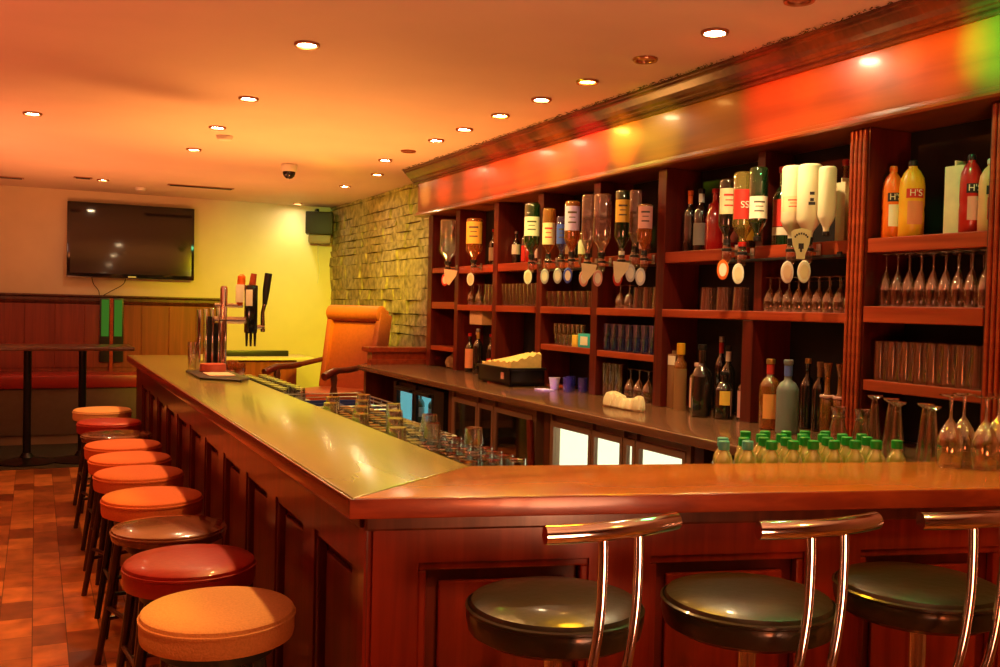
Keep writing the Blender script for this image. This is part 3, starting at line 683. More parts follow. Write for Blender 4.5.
juice(2.235, .25, .040, 'pale orange juice bottle half hidden at the right edge pilaster', P('pale_orange_plastic', (.85, .42, .2), .4), WHITE, band=REDL)
carton(2.96, 2.385, U1Z, .06, .08, .245, 'cream carton left of the red juice bottle', CREAM)

# optics: upside-down bottles with measures
def dispenser(x, y, zn, badge, label, mat=G_clear, plate=True, group=None):
    """spirit measure hanging below the neck of an upturned bottle"""
    t = thing('spirit_measure', label, 'spirit measure', (x, y, zn-.10), group)
    bm = B(); lathe(bm, [(.012, 0), (.016, -.004), (.020, -.02), (.020, -.075), (.012, -.085), (.006, -.11)], 16, (x, y, zn)); obj('chamber', bm, mat, t)
    bm = B(); lathe(bm, [(.021, -.022), (.023, -.024), (.023, -.032), (.021, -.034)], 16, (x, y, zn)); lathe(bm, [(.014, .004), (.017, .0), (.017, -.012), (.013, -.014)], 16, (x, y, zn)); obj('collar', bm, BLACK, t)
    bm = B(); tube(bm, [(x+.01, y, zn-.03), (UX-.001, y, zn-.03)], .005, 8); box(bm, UX-.006, UX-.0005, y-.012, y+.012, zn-.05, zn-.002, .001); obj('bracket', bm, STEEL, t)
    if plate:
        M = Matrix.Translation((x-.028, y-.012, zn-.118)) @ Matrix.Rotation(R(FACE+90), 4, 'Z') @ Matrix.Rotation(R(90), 4, 'X')
        bm = B(); lathe(bm, [(.024, -.003), (.026, 0), (.024, .003)], 24, sy=1.75, M=M); o = obj('badge', bm, badge, t)
        bm = B(); lathe(bm, [(.017, .003), (.017, .0045)], 24, sy=1.75, M=M); obj('badge_face', bm, PAPER if badge is not PAPER else CREAM, o)
    return t
def optic(y, zn, zt, r, label, body, lab=None, lz=(.3, .7), shape=20, badge=None, x=2.79, cap=None, mlabel=None, letters=None, rack=True, lc=None, sq=False):
    h = zt-zn+.02
    t = thing('optic_bottle', label, 'bottle', (x, y, zn)); nr = max(.010, r*.34)
    pr = [(nr, 0), (nr, h*.10), (nr*1.3, h*.14), (r*.8, h*.22), (r, h*.29), (r, h*.96), (r*.93, h*.985), (r*.80, h)]
    bm = B(); lathe(bm, pr, 24)
    if sq:      # flask with a rounded-square section
        for v in bm.verts:
            d = math.hypot(v.co.x, v.co.y)
            if d > nr*1.4:
                a = math.atan2(v.co.y, v.co.x)-R(FACE); k = min(1.22, 1/max(abs(math.cos(a))**4+abs(math.sin(a))**4, 1e-6)**.25); v.co.x *= k*.94; v.co.y *= k*.94
    obj('glass_body', bm, body, t, world=False, flat=50)
    bm = B(); lathe(bm, [(nr*1.15, .0), (nr*1.2, .002), (nr*1.2, h*.06), (nr*1.1, h*.062)], 14); obj('stopper', bm, cap or BLACK, t, world=False)
    if lab is not None:
        bm = B(); arc(bm, r*1.015, h*lz[0], h*lz[1], FACE-70, FACE+70); obj('paper_label', bm, lab, t, world=False)
        if not letters:
            for f0, f1, wd in ((.70, .78, 34), (.52, .56, 24), (.30, .36, 30)):
                bm = B(); arc(bm, r*1.025, h*(lz[0]+(lz[1]-lz[0])*f0), h*(lz[0]+(lz[1]-lz[0])*f1), FACE-wd, FACE+wd, 8); obj('label_print', bm, REDL if lab is CREAM else P('label_ink', (.10, .07, .05), .6) if 'label_ink' not in MATS else MATS['label_ink'], t, world=False)
        if letters:
            a = R(FACE); M = Matrix.Translation((math.cos(a)*r*1.04, math.sin(a)*r*1.04, h*sum(lz)/2)) @ Matrix.Rotation(a+R(90), 4, 'Z') @ Matrix.Rotation(R(90), 4, 'X') @ Matrix.Rotation(R(180), 4, 'Z')
            text_mesh(letters, r*.9, M, lc or PAPER, t)
    if badge is not False: dispenser(x, y, zn-.002, badge or REDL, mlabel or ('spirit measure below the '+label.split(' in ')[0]), group='spirit measures on the back bar')
    return t
GREY = P('silver_badge', (.6, .62, .66), .3, .5)
optic(6.65, 1.79, 2.10, .062, 'big clear upturned bottle at the far left end of the back bar', G_clear, None, x=2.772, sq=True, badge=REDL, mlabel='red and cream spirit measure at the far left end')
optic(6.22, 1.79, 2.08, .058, 'upturned amber bottle with a tall yellow label', G_amber, YLAB, (.42, .92), badge=PAPER, mlabel='spirit measure with white badge under the yellow-labelled bottle')
optic(5.34, 1.79, 2.11, .050, 'upturned green bottle with a square white label', G_green, PAPER, (.4, .75), badge=PAPER, mlabel='spirit measure with white badge under the green bottle', letters='35')if False else optic(5.34, 1.79, 2.11, .050, 'upturned green bottle with a square white label', G_green, PAPER, (.4, .75), badge=PAPER, mlabel='spirit measure with white badge under the green bottle')
optic(5.12, 1.79, 2.06, .040, 'upturned amber bottle with cream label right of the green one', G_amber, CREAM, (.25, .7), badge=GREY, mlabel='spirit measure with silver badge right of the green bottle')
optic(4.96, 1.79, 2.00, .032, 'upturned slim bottle with blue and white label', G_blue, BLAB, (.3, .8), badge=GREY, mlabel='spirit measure under the slim blue-labelled bottle')
optic(4.84, 1.79, 2.08, .045, 'upturned orange spirit bottle with violet white label', G_amber, P('violet_white_label', (.6, .5, .85), .5), (.45, .9), badge=BLAB, mlabel='spirit measure with blue badge under the orange spirit bottle')
optic(4.66, 1.77, 2.10, .040, 'left clear bottle of the upturned pair above the cream sign', G_pink, None, sq=True, badge=PINK, mlabel='spirit measure with pink badge under the left clear bottle')
optic(4.51, 1.77, 2.09, .052, 'right clear bottle of the upturned pair above the cream sign', G_pink, None, sq=True, badge=PINK, mlabel='spirit measure with pink badge under the right clear bottle')
optic(4.31, 1.77, 2.09, .040, 'upturned bottle with green and yellow labels', G_green, YLAB, (.5, .85), badge=REDL, mlabel='spirit measure beside the right cream sign', cap=PAPER)
optic(4.19, 1.79, 2.08, .034, 'slim clear upturned bottle behind the yellow-labelled green one', G_clear, None, sq=True, badge=GREY, mlabel='spirit measure under the slim clear bottle')
optic(4.10, 1.77, 2.00, .038, 'upturned orange bottle next to the middle mahogany upright', G_amber, PINK, (.5, .95), badge=GREY, mlabel='spirit measure next to the middle mahogany upright')
optic(3.45, 1.79, 2.055, .040, 'upturned dark bottle with a cream label and orange badge below', G_dark, CREAM, (.45, .85), badge=ORG, mlabel='spirit measure with bright orange badge')
optic(3.345, 1.77, 2.075, .046, 'upturned pale bottle with a red and white label', G_yel, REDL, (.36, .76), badge=PAPER, cap=RED, letters='SS', mlabel='spirit measure with pale ringed badge under the red-labelled bottle')
optic(3.25, 1.79, 2.085, .040, 'upturned green-tinted bottle with white label right of the red-labelled one', G_green, PAPER, (.3, .6), badge=False)
optic(3.04, 1.77, 2.065, .045, 'left white opaque upturned bottle', P('white_opaque_bottle', (.82, .76, .55), .35), CREAM, (.4, .6), badge=PAPER, mlabel='spirit measure with white badge under the left white bottle')
t = optic(2.945, 1.77, 2.06, .048, 'middle white opaque upturned bottle with dark emblem', MATS['white_opaque_bottle'], None, badge=PAPER, mlabel='spirit measure with ringed badge under the middle white bottle')
h = .31; a = R(FACE)
for dz, s in ((.19, .9), (.165, .7), (.15, 1.3)):
    bm = B(); M = Matrix.Translation((math.cos(a)*.0485, math.sin(a)*.0485, dz)) @ Matrix.Rotation(a+R(90), 4, 'Z'); box(bm, -.010*s, .010*s, -.001, .001, -.006, .006, 0, M); obj('emblem', bm, INK, t, world=False)
optic(2.85, 1.79, 2.04, .034, 'right white upturned bottle beside the fluted pilaster', MATS['white_opaque_bottle'], None, badge=False)
# cream tab signs on the measures
def shield(y, z, wdt, hgt, label, x=2.712, wedge=False, mat=CREAM):
    t = thing('brand_sign', label, 'sign', (x, y, z), None); t.rotation_euler = (0, 0, R(FACE+90))
    pts = [(-.5, .42), (-.36, .5), (0, .56), (.36, .5), (.5, .42), (.42, 0), (.22, -.35), (.22, -.5), (-.22, -.5), (-.22, -.35), (-.42, 0)] if not wedge else [(-.5, .5), (.5, .42), (.42, .1), (-.1, -.5), (-.42, -.3)]
    bm = B(); a = [bm.verts.new((px*wdt, 0, pz*hgt)) for px, pz in pts]; b_ = [bm.verts.new((px*wdt, .008, pz*hgt)) for px, pz in pts]
    bm.faces.new(a); bm.faces.new(b_[::-1])
    for i in range(len(a)): bm.faces.new((a[(i+1) % len(a)], a[i], b_[i], b_[(i+1) % len(a)]))
    obj('plate', bm, mat, t, False, world=False)
    if not wedge:
        bm = B()
        for q in range(7):
            an = R(30+q*20); cx_, cz_ = math.cos(an)*wdt*.36, math.sin(an)*hgt*.22+hgt*.15
            box(bm, cx_-.003, cx_+.003, -.001, 0, cz_-.004, cz_+.004)
        obj('lettering', bm, INK, t, False, world=False); bm = B()
        box(bm, -.010, .010, -.001, 0, -.018, .004); box(bm, -.004, .004, -.001, 0, -.030, -.018)
        obj('emblem', bm, INK, t, False, world=False)
    bm = B(); box(bm, -.004, .004, .008, .045, -.006, .006); obj('peg', bm, STEEL, t, False, world=False)
    return t
shield(2.90, 1.755, .075, .115, 'cream shield-shaped brand sign hanging before the white bottles')
shield(4.51, 1.68, .085, .10, 'left cream wedge sign under the clear upturned pair', wedge=True)
shield(4.19, 1.68, .085, .10, 'right cream wedge sign beside the middle mahogany upright', wedge=True)
shield(6.58, 1.69, .10, .12, 'cream wedge sign at the far left end of the back bar', wedge=True, x=2.765)
# steel optic rails
for y0, y1, lab in ((2.80, 3.50, 'black rail holding the measures in the wide middle bay'), (4.74, 5.30, 'black rail holding the measures right of the green bottle')):
    bm = B(); box(bm, UX-.030, UX-.008, y0, y1, 1.706, 1.718, .002); box(bm, UX-.010, UX-.001, y0+.02, y0+.04, 1.706, 1.73); box(bm, UX-.010, UX-.001, y1-.04, y1-.02, 1.706, 1.73); tag(obj('optic_rail', bm, BLACK), lab, 'rail')

# ------------------------------------------------------------------ glasses
def protoglass(name, prof, mat, seg=20):
    bm = B(); lathe(bm, prof, seg, cap=False); o = obj(name, bm, mat, flat=60); return o
def wine_prof(h=.17, r=.034, base=.032, inv=False):
    p = [(.001, .0), (base, .002), (base*.9, .005), (.006, .010), (.004, h*.2), (.004, h*.33), (.012, h*.38), (r*.72, h*.50), (r*.96, h*.64), (r, h*.76), (r*.95, h*.90), (r*.87, h), (r*.85, h-.001), (r*.93, h*.90), (r*.975, h*.76), (r*.93, h*.64), (r*.69, h*.51), (.01, h*.40), (.001, h*.39)]
    return [(a, h-b) for a, b in p][::-1] if inv else p
def tumbler_prof(h=.10, r=.034, taper=.86, inv=False):
    p = [(.001, .0), (r*taper, .001), (r, h), (r*.95, h), (r*taper*.92, .010), (.001, .009)]
    return [(a, h-b) for a, b in p][::-1] if inv else p
def flute_prof(h=.2, r=.03):      # pilsner glass standing on its rim
    p = [(.001, 0), (.027, .001), (.026, .006), (.010, .016), (.012, .03), (r, h), (r*.95, h), (.010, .035), (.001, .033)]
    return [(a, h-b) for a, b in p][::-1]
PROTO = {}
def glass(kind, x, y, z, label, group, s=1, sz=None):
    prof, mat, cat = KINDS[kind]
    if kind not in PROTO:
        o = protoglass(kind.split('/')[0], prof, mat); PROTO[kind] = o
    else:
        o = PROTO[kind].copy(); C.objects.link(o)
    o.location = (x, y, z); o.scale = (s, s, sz or s); o.rotation_euler = (0, 0, random.random()*6)
    tag(o, label, cat, group); return o
ORD = ['leftmost', 'second from left', 'third from left', 'fourth from left', 'fifth from left', 'sixth from left', 'seventh from left', 'eighth from left', 'ninth from left', 'tenth from left', 'eleventh from left', 'twelfth from left', 'thirteenth from left']
def nth(k, n): return ORD[k] if k < n-1 else 'rightmost'
KINDS = {
 'wine_glass/inv': (wine_prof(inv=True), G_thin, 'wine glass'),
 'wine_glass/bar': (wine_prof(.21, .038, .034, inv=True), G_thin, 'wine glass'),
 'tumbler/inv': (tumbler_prof(inv=True), G_clear, 'glass'),
 'tumbler/blue': (tumbler_prof(.075, .030), G_blue, 'glass'),
 'highball_glass': (tumbler_prof(.15, .029, .88, inv=True), G_clear, 'glass'),
 'beer_mug': (tumbler_prof(.095, .030, .92), G_clear, 'glass'),
 'shot_glass': (tumbler_prof(.065, .019, .8), G_clear, 'glass'),
 'pilsner_glass': (flute_prof(), G_thin, 'glass'),
 'tall_glass': (tumbler_prof(.155, .026, .8), G_clear, 'glass'),
 'snifter_glass': (wine_prof(.13, .042, .032, inv=False), G_amber, 'glass'),
}
ZR = 1.5176
for k in range(9):
    glass('wine_glass/inv', 2.92, 2.235+k*.0535, ZR, 'upturned wine glass on top right bay shelf, '+nth(8-k, 9)+' of front row', 'wine glasses on the right-hand bay shelf', min(.77, 1), 1.18)
for k in range(8):
    glass('wine_glass/inv', 3.01, 2.26+k*.053, ZR, 'upturned wine glass in the back row on the top right bay shelf', 'back row of wine glasses on the right-hand bay shelf', min(.77, 1), 1.16)
for row, x in enumerate((2.89, 2.955, 3.02)):
    for k in range(8):
        glass('highball_glass', x, 2.225+k*.060, 1.2376, ['highball glass on the low right bay shelf, '+nth(7-k, 8)+' of the front row', 'highball glass in the middle row on the low right bay shelf', 'highball glass in the back row on the low right bay shelf'][row], 'highball glasses %s row' % ['front', 'middle', 'back'][row])
Z1 = 1.4896
for k in range(9):
    glass('wine_glass/inv', 2.92, 2.835+k*.0585, Z1, 'upturned stemmed glass in the wide middle bay, '+nth(8-k, 9)+' of the front row', 'stemmed glasses in the middle bay', .84, .88)
for k in range(8):
    glass('wine_glass/inv', 3.0, 2.84+k*.062, Z1, 'upturned stemmed glass in the back row in the wide middle bay', 'back stemmed glasses in the middle bay', .84, .8)
for k in range(6):
    glass('tumbler/inv', 2.93+.07*(k % 2), 3.52+k*.06, Z1, 'upturned tumbler at the left of the wide middle bay shelf, '+nth(5-k, 6), 'tumblers in the middle bay', .95, 1.1)
for k in range(5):
    glass('wine_glass/inv' if k > 2 else 'tumbler/inv', 2.92, 4.15+k*.09, Z1, ('upturned tumbler' if k <= 2 else 'upturned wine glass')+' on the middle shelf under the right cream wedge sign', 'tumblers under the cream sign' if k <= 2 else 'wine glasses under the cream sign', .9, 1.15 if k <= 2 else .75)
for row in range(2):
    for k in range(8):
        glass('beer_mug', 2.89+row*.08, 4.76+k*.070, Z1, 'short glass under the blue-badged measures, '+(nth(7-k, 8)+' in the front row' if row == 0 else 'in the back row'), 'short glasses under the blue badges, %s row' % ['front', 'back'][row])
for row in range(2):
    for k in range(13):
        glass('tall_glass', 2.885+row*.07, (5.415+k*.0535 if k < 10 else 6.062+(k-10)*.0535), Z1, 'tall glass on the orange-lit shelf, '+(nth(12-k, 13)+' of the front row' if row == 0 else 'in the back row'), 'tall glasses on the orange-lit shelf, %s row' % ['front', 'back'][row], .92, .95)
for k in range(6):
    glass('wine_glass/inv', 2.91+.05*(k % 2), 6.235+k*.072, Z1, 'small stemmed glass under the yellow-labelled upturned bottle, '+nth(5-k, 6), 'stemmed glasses under the yellow label', .8, .9)
for row in range(3):
    for k in range(9):
        glass('shot_glass', 2.885+row*.045, 4.77+k*.042 if row == 0 else 4.77+k*.058, 1.2556, 'shot glass in the %s row on the low shelf beside the blue box' % ['front', 'middle', 'back'][row], 'shot glasses, %s row' % ['front', 'middle', 'back'][row]) if not (row == 0 and k < 4) else None
for k in range(9): glass('shot_glass', 2.92, 4.80+k*.054, 1.3212, 'shot glass stacked on top beside the cyan box, '+nth(8-k, 7) if 8-k < 7 else 'shot glass stacked', 'upper shot glasses') if k > 1 else None
for k in range(7):
    glass('tumbler/blue', 2.895, 4.14+k*.074, 1.2506, 'blue-tinted tumbler, '+nth(6-k, 7)+' in the lower of two stacked rows', 'lower stacked tumblers')
    glass('tumbler/blue', 2.895, 4.14+k*.074, 1.3262, 'blue-tinted tumbler, '+nth(6-k, 7)+' in the upper of two stacked rows', 'upper stacked tumblers')
for k in range(3):
    glass('tall_glass', 2.90, 4.60-k*.065, CZ, 'tall glass on the worktop behind the napkin heap, '+nth(k, 3), 'tall glasses by the napkins', 1, 1.2)
for k in range(3):
    glass('wine_glass/inv', 2.93, 4.40-k*.085, CZ, 'upturned wine glass on the worktop behind the napkin heap, '+nth(k, 3), 'wine glasses behind the napkins', 1.05, 1.0)
for k, (x, y) in enumerate(((2.86, 4.93), (2.80, 4.86), (2.86, 4.79))):
    glass('tumbler/blue', x, y, CZ, 'purple-lit glass beside the white cup, '+nth(k, 3), 'purple-lit glasses', 1, 1.15)
for k, (py, px) in enumerate(((2.18, 2.62), (2.25, 2.67), (2.32, 2.62), (2.42, 2.70), (2.53, 2.74))):
    glass('pilsner_glass', px, py, CZ, 'upturned pilsner glass behind the green-capped bottles, '+nth(4-k, 5), 'pilsner glasses behind the green caps')
WG = ['leftmost', 'leftmost of the back ones', 'second from left in front', 'third from left in front', 'behind the rightmost', 'rightmost']
for i, (x, y) in enumerate(((2.395, 1.93), (2.478, 1.952), (2.462, 1.866), (2.545, 1.882), (2.605, 1.932), (2.625, 1.856))):
    glass('wine_glass/bar', x, y, TOP+.0006, 'upturned wine glass at right end of bar worktop, '+WG[i], 'wine glasses on the bar') if i < 6 else None
for k in range(4):
    glass('snifter_glass', 1.16+.09*(k % 2), 7.05-k*.14, .9056, 'amber glass behind the beer taps, '+nth(k, 4), 'amber glasses behind the taps', 1, 1.15)
# upturned tumblers draining on the service shelf
n = 0
for j in range(20):
    for i in range(4):
        x = 1.115+i*.083+random.uniform(-.004, .004); y = 2.68+j*.083+random.uniform(-.004, .004)
        glass('tumbler/inv', x, y, .9056, 'upturned tumbler draining on the shelf inside the bar corner', 'draining tumblers near the corner')
        if (i*2+j) % 5 == 0 and j > 3: glass('tumbler/inv', x, y, .9056+.1006, 'upturned tumbler stacked on the draining tumblers near the corner', 'stacked draining tumblers', 1, .55)
for j in range(10):
    for i in range(3):
        glass('tumbler/inv', 1.12+i*.095, 5.22+j*.105, .9056, 'upturned tumbler draining on the shelf beyond the blue crate', 'draining tumblers beyond the crate', 1, 1.05)
# jugs
for y, x in ((2.545, 2.58), (2.455, 2.60)):
    t = thing('glass_carafe', ('left' if y > 2.5 else 'right')+' of two small glass carafes behind the green-capped bottles', 'carafe', (x, y, CZ))
    bm = B(); lathe(bm, [(.001, 0), (.035, .002), (.036, .05), (.022, .11), (.020, .13), (.027, .16), (.025, .16), (.018, .13), (.033, .05), (.001, .01)], 20, cap=False); obj('body', bm, G_thin, t, world=False)
    bm = B(); lathe(bm, [(.022, .118), (.024, .12), (.024, .128), (.022, .13)], 20, cap=False); obj('neck_ring', bm, G_clear, t, world=False)

# ------------------------------------------------------------------ mixer bottles inside the bar
CAPS = [(1.79, 2.168), (1.789, 2.12), (1.782, 2.062), (1.853, 2.081), (2.078, 2.287), (1.72, 2.13), (1.855, 2.03), (1.787, 1.99), (1.881, 1.985), (2.097, 2.234), (2.163, 2.265), (1.93, 1.965), (2.098, 2.164), (2.165, 2.192), (2.254, 2.253), (2.03, 2.077), (2.162, 2.112), (2.245, 2.17), (2.03, 2.2), (2.176, 2.033), (2.268, 2.107), (2.10, 1.98), (1.97, 2.05), (1.99, 1.95), (2.331, 2.029), (1.91, 2.12)]
BLUES = [(1.704, 2.06), (1.64, 2.09), (1.66, 2.01)]
G_mix = GLASS('mixer_bottle_glass', (.80, .85, .45), .34, (.62, .66, .22), .5)
proto = None; used = []
def mixer(x, y, cap, label, group):
    t = thing('mixer_bottle', label, 'bottle', (x, y, .9056), group); h = .215
    bm = B(); lathe(bm, [(.024, 0), (.028, .003), (.029, .10), (.029, .128), (.026, .150), (.018, .164), (.013, .172), (.012, .186)], 18); obj('glass_body', bm, G_mix, t, world=False, flat=60)
    bm = B(); lathe(bm, [(.0145, .176), (.0165, .177), (.0165, .200), (.014, .202)], 16); obj('cap', bm, cap, t, world=False)
    return t
pts = []
for row, (xa, n_) in enumerate(((1.945, 7), (1.91, 7), (2.02, 6), (2.02, 5))):
    for k in range(n_):
        x = xa+k*.0665+random.uniform(-.002, .002); y = outer(x)+.461+row*.072+(random.uniform(0, .008) if row else random.uniform(0, .004))
        pts.append((x, y))
gp = mixer(*pts[0], GREENC, 'small green-capped mixer bottle in the crowd on the inner bar shelf', 'green-capped mixer bottles')
rown = [(r_, k_, n_) for r_, n_ in enumerate((7, 7, 6, 5)) for k_ in range(n_)]
RW = ['front row', 'second row', 'third row', 'back row']
def mlab(i): r_, k_, n_ = rown[i]; return 'green-capped mixer bottle inside the bar, '+nth(k_, n_)+' in the '+RW[r_]
gp['label'] = mlab(0)
for i, p in enumerate(pts[1:]): dup(gp, (p[0], p[1], .9056), label=mlab(i+1))
BL = [(1.80, outer(1.80)+.461, 'leftmost small blue-capped mixer bottle'), (1.872, outer(1.872)+.461, 'small blue-capped mixer bottle nearest the green-capped ones'), (1.845, outer(1.845)+.533, 'small blue-capped mixer bottle behind the two front blue-capped ones')]
bp_ = mixer(BL[0][0], BL[0][1], BLUEC, BL[0][2], 'blue-capped mixer bottles')
for x, y, lb in BL[1:]: dup(bp_, (x, y, .9056), label=lb)
# ------------------------------------------------------------------ things on the back worktop
bottle(2.90, 6.50, CZ, .285, .034, 'leftmost bottle in the left bay with a red orange label', G_dark, RED, P('orange_label', (.8, .3, .15), .5), (.1, .6))
bottle(2.92, 6.41, CZ, .30, .032, 'bottle with pale pink label in the left bay', G_dark, PINK, PINK, (.15, .5))
bottle(2.88, 6.31, CZ, .325, .036, 'tallest black bottle in the left bay with steel pourer', G_dark, STEEL, None, foil=GOLD)
bottle(2.95, 6.24, CZ, .29, .030, 'dark bottle with red label behind the black crate', G_dark, RED, REDL, (.1, .4))
bottle(2.87, 6.20, CZ, .25, .030, 'short dark bottle with gold label touching the crate side', G_dark, BLACK, GOLD, (.2, .4)) if False else None
bm = B(); box(bm, 2.90, 3.03, 6.30, 6.52, 1.345, 1.446, .008); tag(obj('paper_packet', bm, NAPK), 'pale packet held under the shelf above the left bay bottles', 'packet')
bm = B(); lathe(bm, [(.03, 0), (.075, .01), (.085, .04), (.07, .08), (.03, .11), (.005, .12)], 14, (2.95, 6.90, CZ), sx=.8)
for v in bm.verts: v.co += Vector((random.uniform(-.006, .006), random.uniform(-.006, .006), random.uniform(-.004, .004) if v.co.z > CZ+.005 else 0))
tag(obj('paper_bag', bm, PUBBR), 'crumpled beige bag in the lowest end compartment', 'bag')
# black crate with cloth
t = thing('storage_crate', 'black plastic crate on the back worktop holding a yellow cloth', 'crate', (2.72, 5.45, CZ))
bm = B()
x0, x1, y0, y1, z0, z1 = 2.60, 2.84, 5.22, 5.68, CZ+.012, CZ+.115
for q in ((x0, x1, y0, y0+.012), (x0, x1, y1-.012, y1), (x0, x0+.012, y0, y1), (x1-.012, x1, y0, y1)): box(bm, *q, z0, z1, .003)
box(bm, x0, x1, y0, y1, z0, z0+.01); box(bm, x0-.01, x1+.01, y0-.01, y0+.004, z1-.015, z1, .003); box(bm, x0-.01, x0+.004, y0-.01, y1+.01, z1-.015, z1, .003)
obj('bin', bm, BLACK, t)
for x in (x0+.03, x1-.03):
    for y in (y0+.04, y1-.04): bm = B(); lathe(bm, [(.014, .0), (.016, .012)], 12, (x, y, CZ)); obj('foot', bm, BLACK, t)
bm = B(); box(bm, x0-.004, x0, 5.30, 5.34, z0+.03, z0+.07); obj('sticker', bm, PINK, t)
bm = B()
N = 14
g = [[bm.verts.new((x0+.016+(x1-x0-.032)*i/N, y0+.018+(y1-y0-.036)*j/N, z1+.005+.085*math.sin(math.pi*min(1, (1-j/N)*1.0+.12)*.52)*(.35+.65*i/N)+.008*math.sin(i*1.7+j*2.3))) for j in range(N+1)] for i in range(N+1)]
lo = [[bm.verts.new((v.co.x, v.co.y, z1-.06)) for v in r] for r in g]
for i in range(N):
    for j in range(N): bm.faces.new((g[i][j], g[i+1][j], g[i+1][j+1], g[i][j+1])); bm.faces.new((lo[i][j], lo[i][j+1], lo[i+1][j+1], lo[i+1][j]))
for i in range(N):
    bm.faces.new((g[i][0], lo[i][0], lo[i+1][0], g[i+1][0])); bm.faces.new((g[i][N], g[i+1][N], lo[i+1][N], lo[i][N]))
    bm.faces.new((g[0][i], g[0][i+1], lo[0][i+1], lo[0][i])); bm.faces.new((g[N][i], lo[N][i], lo[N][i+1], g[N][i+1]))
tag(obj('folded_cloth', bm, CLOTH, None), 'yellow cloth heaped in the black crate', 'cloth')
# cup, card, blue box, napkins
t = thing('white_cup', 'small white cup on the purple-lit worktop', 'cup', (2.80, 5.02, CZ))
bm = B(); lathe(bm, [(.001, 0), (.024, .001), (.034, .07), (.032, .07), (.022, .006), (.001, .006)], 20, cap=False); obj('body', bm, WHITE, t, world=False)
bm = B(); lathe(bm, [(.030, .066), (.0355, .068), (.0355, .071), (.032, .072)], 20, cap=False); obj('rim', bm, WHITE, t, world=False)
bm = B(); box(bm, 2.68, 2.75, 4.93, 5.05, CZ, CZ+.006, .001); tag(obj('white_card', bm, WHITE), 'small flat white card lying on the purple-lit worktop', 'card')
bm = B(); box(bm, 2.86, 2.98, 5.06, 5.26, CZ, CZ+.014, .003); tag(obj('wooden_board', bm, W_redy), 'thin reddish board lying left of the white cup', 'board')
t = thing('small_box', 'small cyan box on the low shelf with the shot glasses', 'box', (2.89, 4.80, 1.255))
bm = B(); box(bm, 2.86, 2.93, 4.725, 4.86, 1.2556, 1.335, .003); obj('box_body', bm, P('cyan_card', (.03, .48, .62), .5), t)
bm = B(); box(bm, 2.858, 2.861, 4.75, 4.83, 1.27, 1.32); obj('printed_panel', bm, PAPER, t)
bm = B(); box(bm, 2.86, 2.93, 4.87, 4.93, 1.2556, 1.325, .003); box(bm, 2.858, 2.861, 4.88, 4.92, 1.27, 1.31); tag(obj('small_box', bm, YLAB), 'small yellow box left of the cyan box', 'box')
t = thing('napkin_stack', 'heap of scalloped cream napkins on the back worktop', 'napkins', (2.62, 3.95, CZ))
for j, (yy, rr, hh) in enumerate(((4.07, .055, .075), (4.01, .045, .066), (3.95, .045, .052), (3.90, .04, .056), (3.845, .036, .072))):
    bm = B(); seg = 22; vs = []
    for q, (fr, fz) in enumerate(((.75, 0), (1, .15), (.95, .55), (.7, .9), (.25, 1), (.01, .96))):
        vs.append([bm.verts.new((2.61+fr*rr*(1+.13*math.sin(i*2.6+j))*math.cos(2*math.pi*i/seg)*.8, yy+fr*rr*(1+.13*math.sin(i*2.6+j))*math.sin(2*math.pi*i/seg), CZ+hh*fz*(1+.08*math.sin(i*1.9)) if fz else CZ)) for i in range(seg)])
    for a, b_ in zip(vs, vs[1:]):
        for i in range(seg): bm.faces.new((a[i], a[(i+1) % seg], b_[(i+1) % seg], b_[i]))
    bm.faces.new(vs[0][::-1]); bm.faces.new(vs[-1]); obj('napkin', bm, NAPK, t)
# middle bays
carton(2.90, 3.955, CZ, .05, .07, .27, 'tall brown bottle carton left of the yellow-topped bottle', P('brown_carton', (.26, .12, .05), .6), name='bottle_carton', accents=((PAPER, .8, .97),))
bottle(2.86, 3.86, CZ, .33, .032, 'yellow-topped bottle in a brown label beside the brown carton', G_amber, YEL, P('brown_label', (.3, .14, .05), .5), (.0, .62), caph=.17, nr=.016)
bottle(2.88, 3.75, CZ, .24, .038, 'bottle with mottled pinkish label left of the big black bottle', G_dark, PINK, PINK, (.1, .7), sh=.7, neck=.82)
bottle(2.98, 3.70, CZ, .37, .03, 'tall bottle with bright red collar behind the mottled label', G_dark, STEEL, None, foil=REDL)
bottle(2.79, 3.60, CZ, .335, .047, 'big black bottle in the middle of the worktop row', G_dark, BLACK, None, sh=.55, neck=.7)
bottle(2.93, 3.585, CZ, .33, .034, 'dark bottle with pale foil behind the big black bottle', G_dark, BLACK, None, foil=PAPER)
bottle(2.84, 3.50, CZ, .215, .044, 'short dark bottle with small yellow label', G_dark, BLACK, YLAB, (.3, .6), arcw=32, sh=.62, neck=.8)
bottle(2.90, 3.44, CZ, .22, .026, 'small bottle with pinkish label against the low divider', G_pink, RED, PINK, (.05, .6))
bottle(2.80, 3.15, CZ, .295, .043, 'brown bottle with round orange label left of the frosted bottle', G_amber, GOLD, P('bright_orange_label', (.9, .38, .10), .5), (.15, .5), foil=REDL, arcw=48)
bottle(2.76, 3.00, CZ, .30, .045, 'frosted grey bottle with blue and white neck band', G_frost, P('clear_cap', (.25, .27, .3), .3), None, sh=.58, neck=.72, foil=P('blue_white_band', (.1, .16, .6), .4), caph=.06)
bottle(2.96, 3.10, CZ, .30, .030, 'slim dark wine bottle right of the frosted bottle', G_dark, GOLD, None, name='wine_bottle')
bottle(2.95, 3.02, CZ, .29, .030, 'second dark wine bottle right of the frosted bottle', G_dark, PUBBR, None, foil=PUBBR, name='wine_bottle')
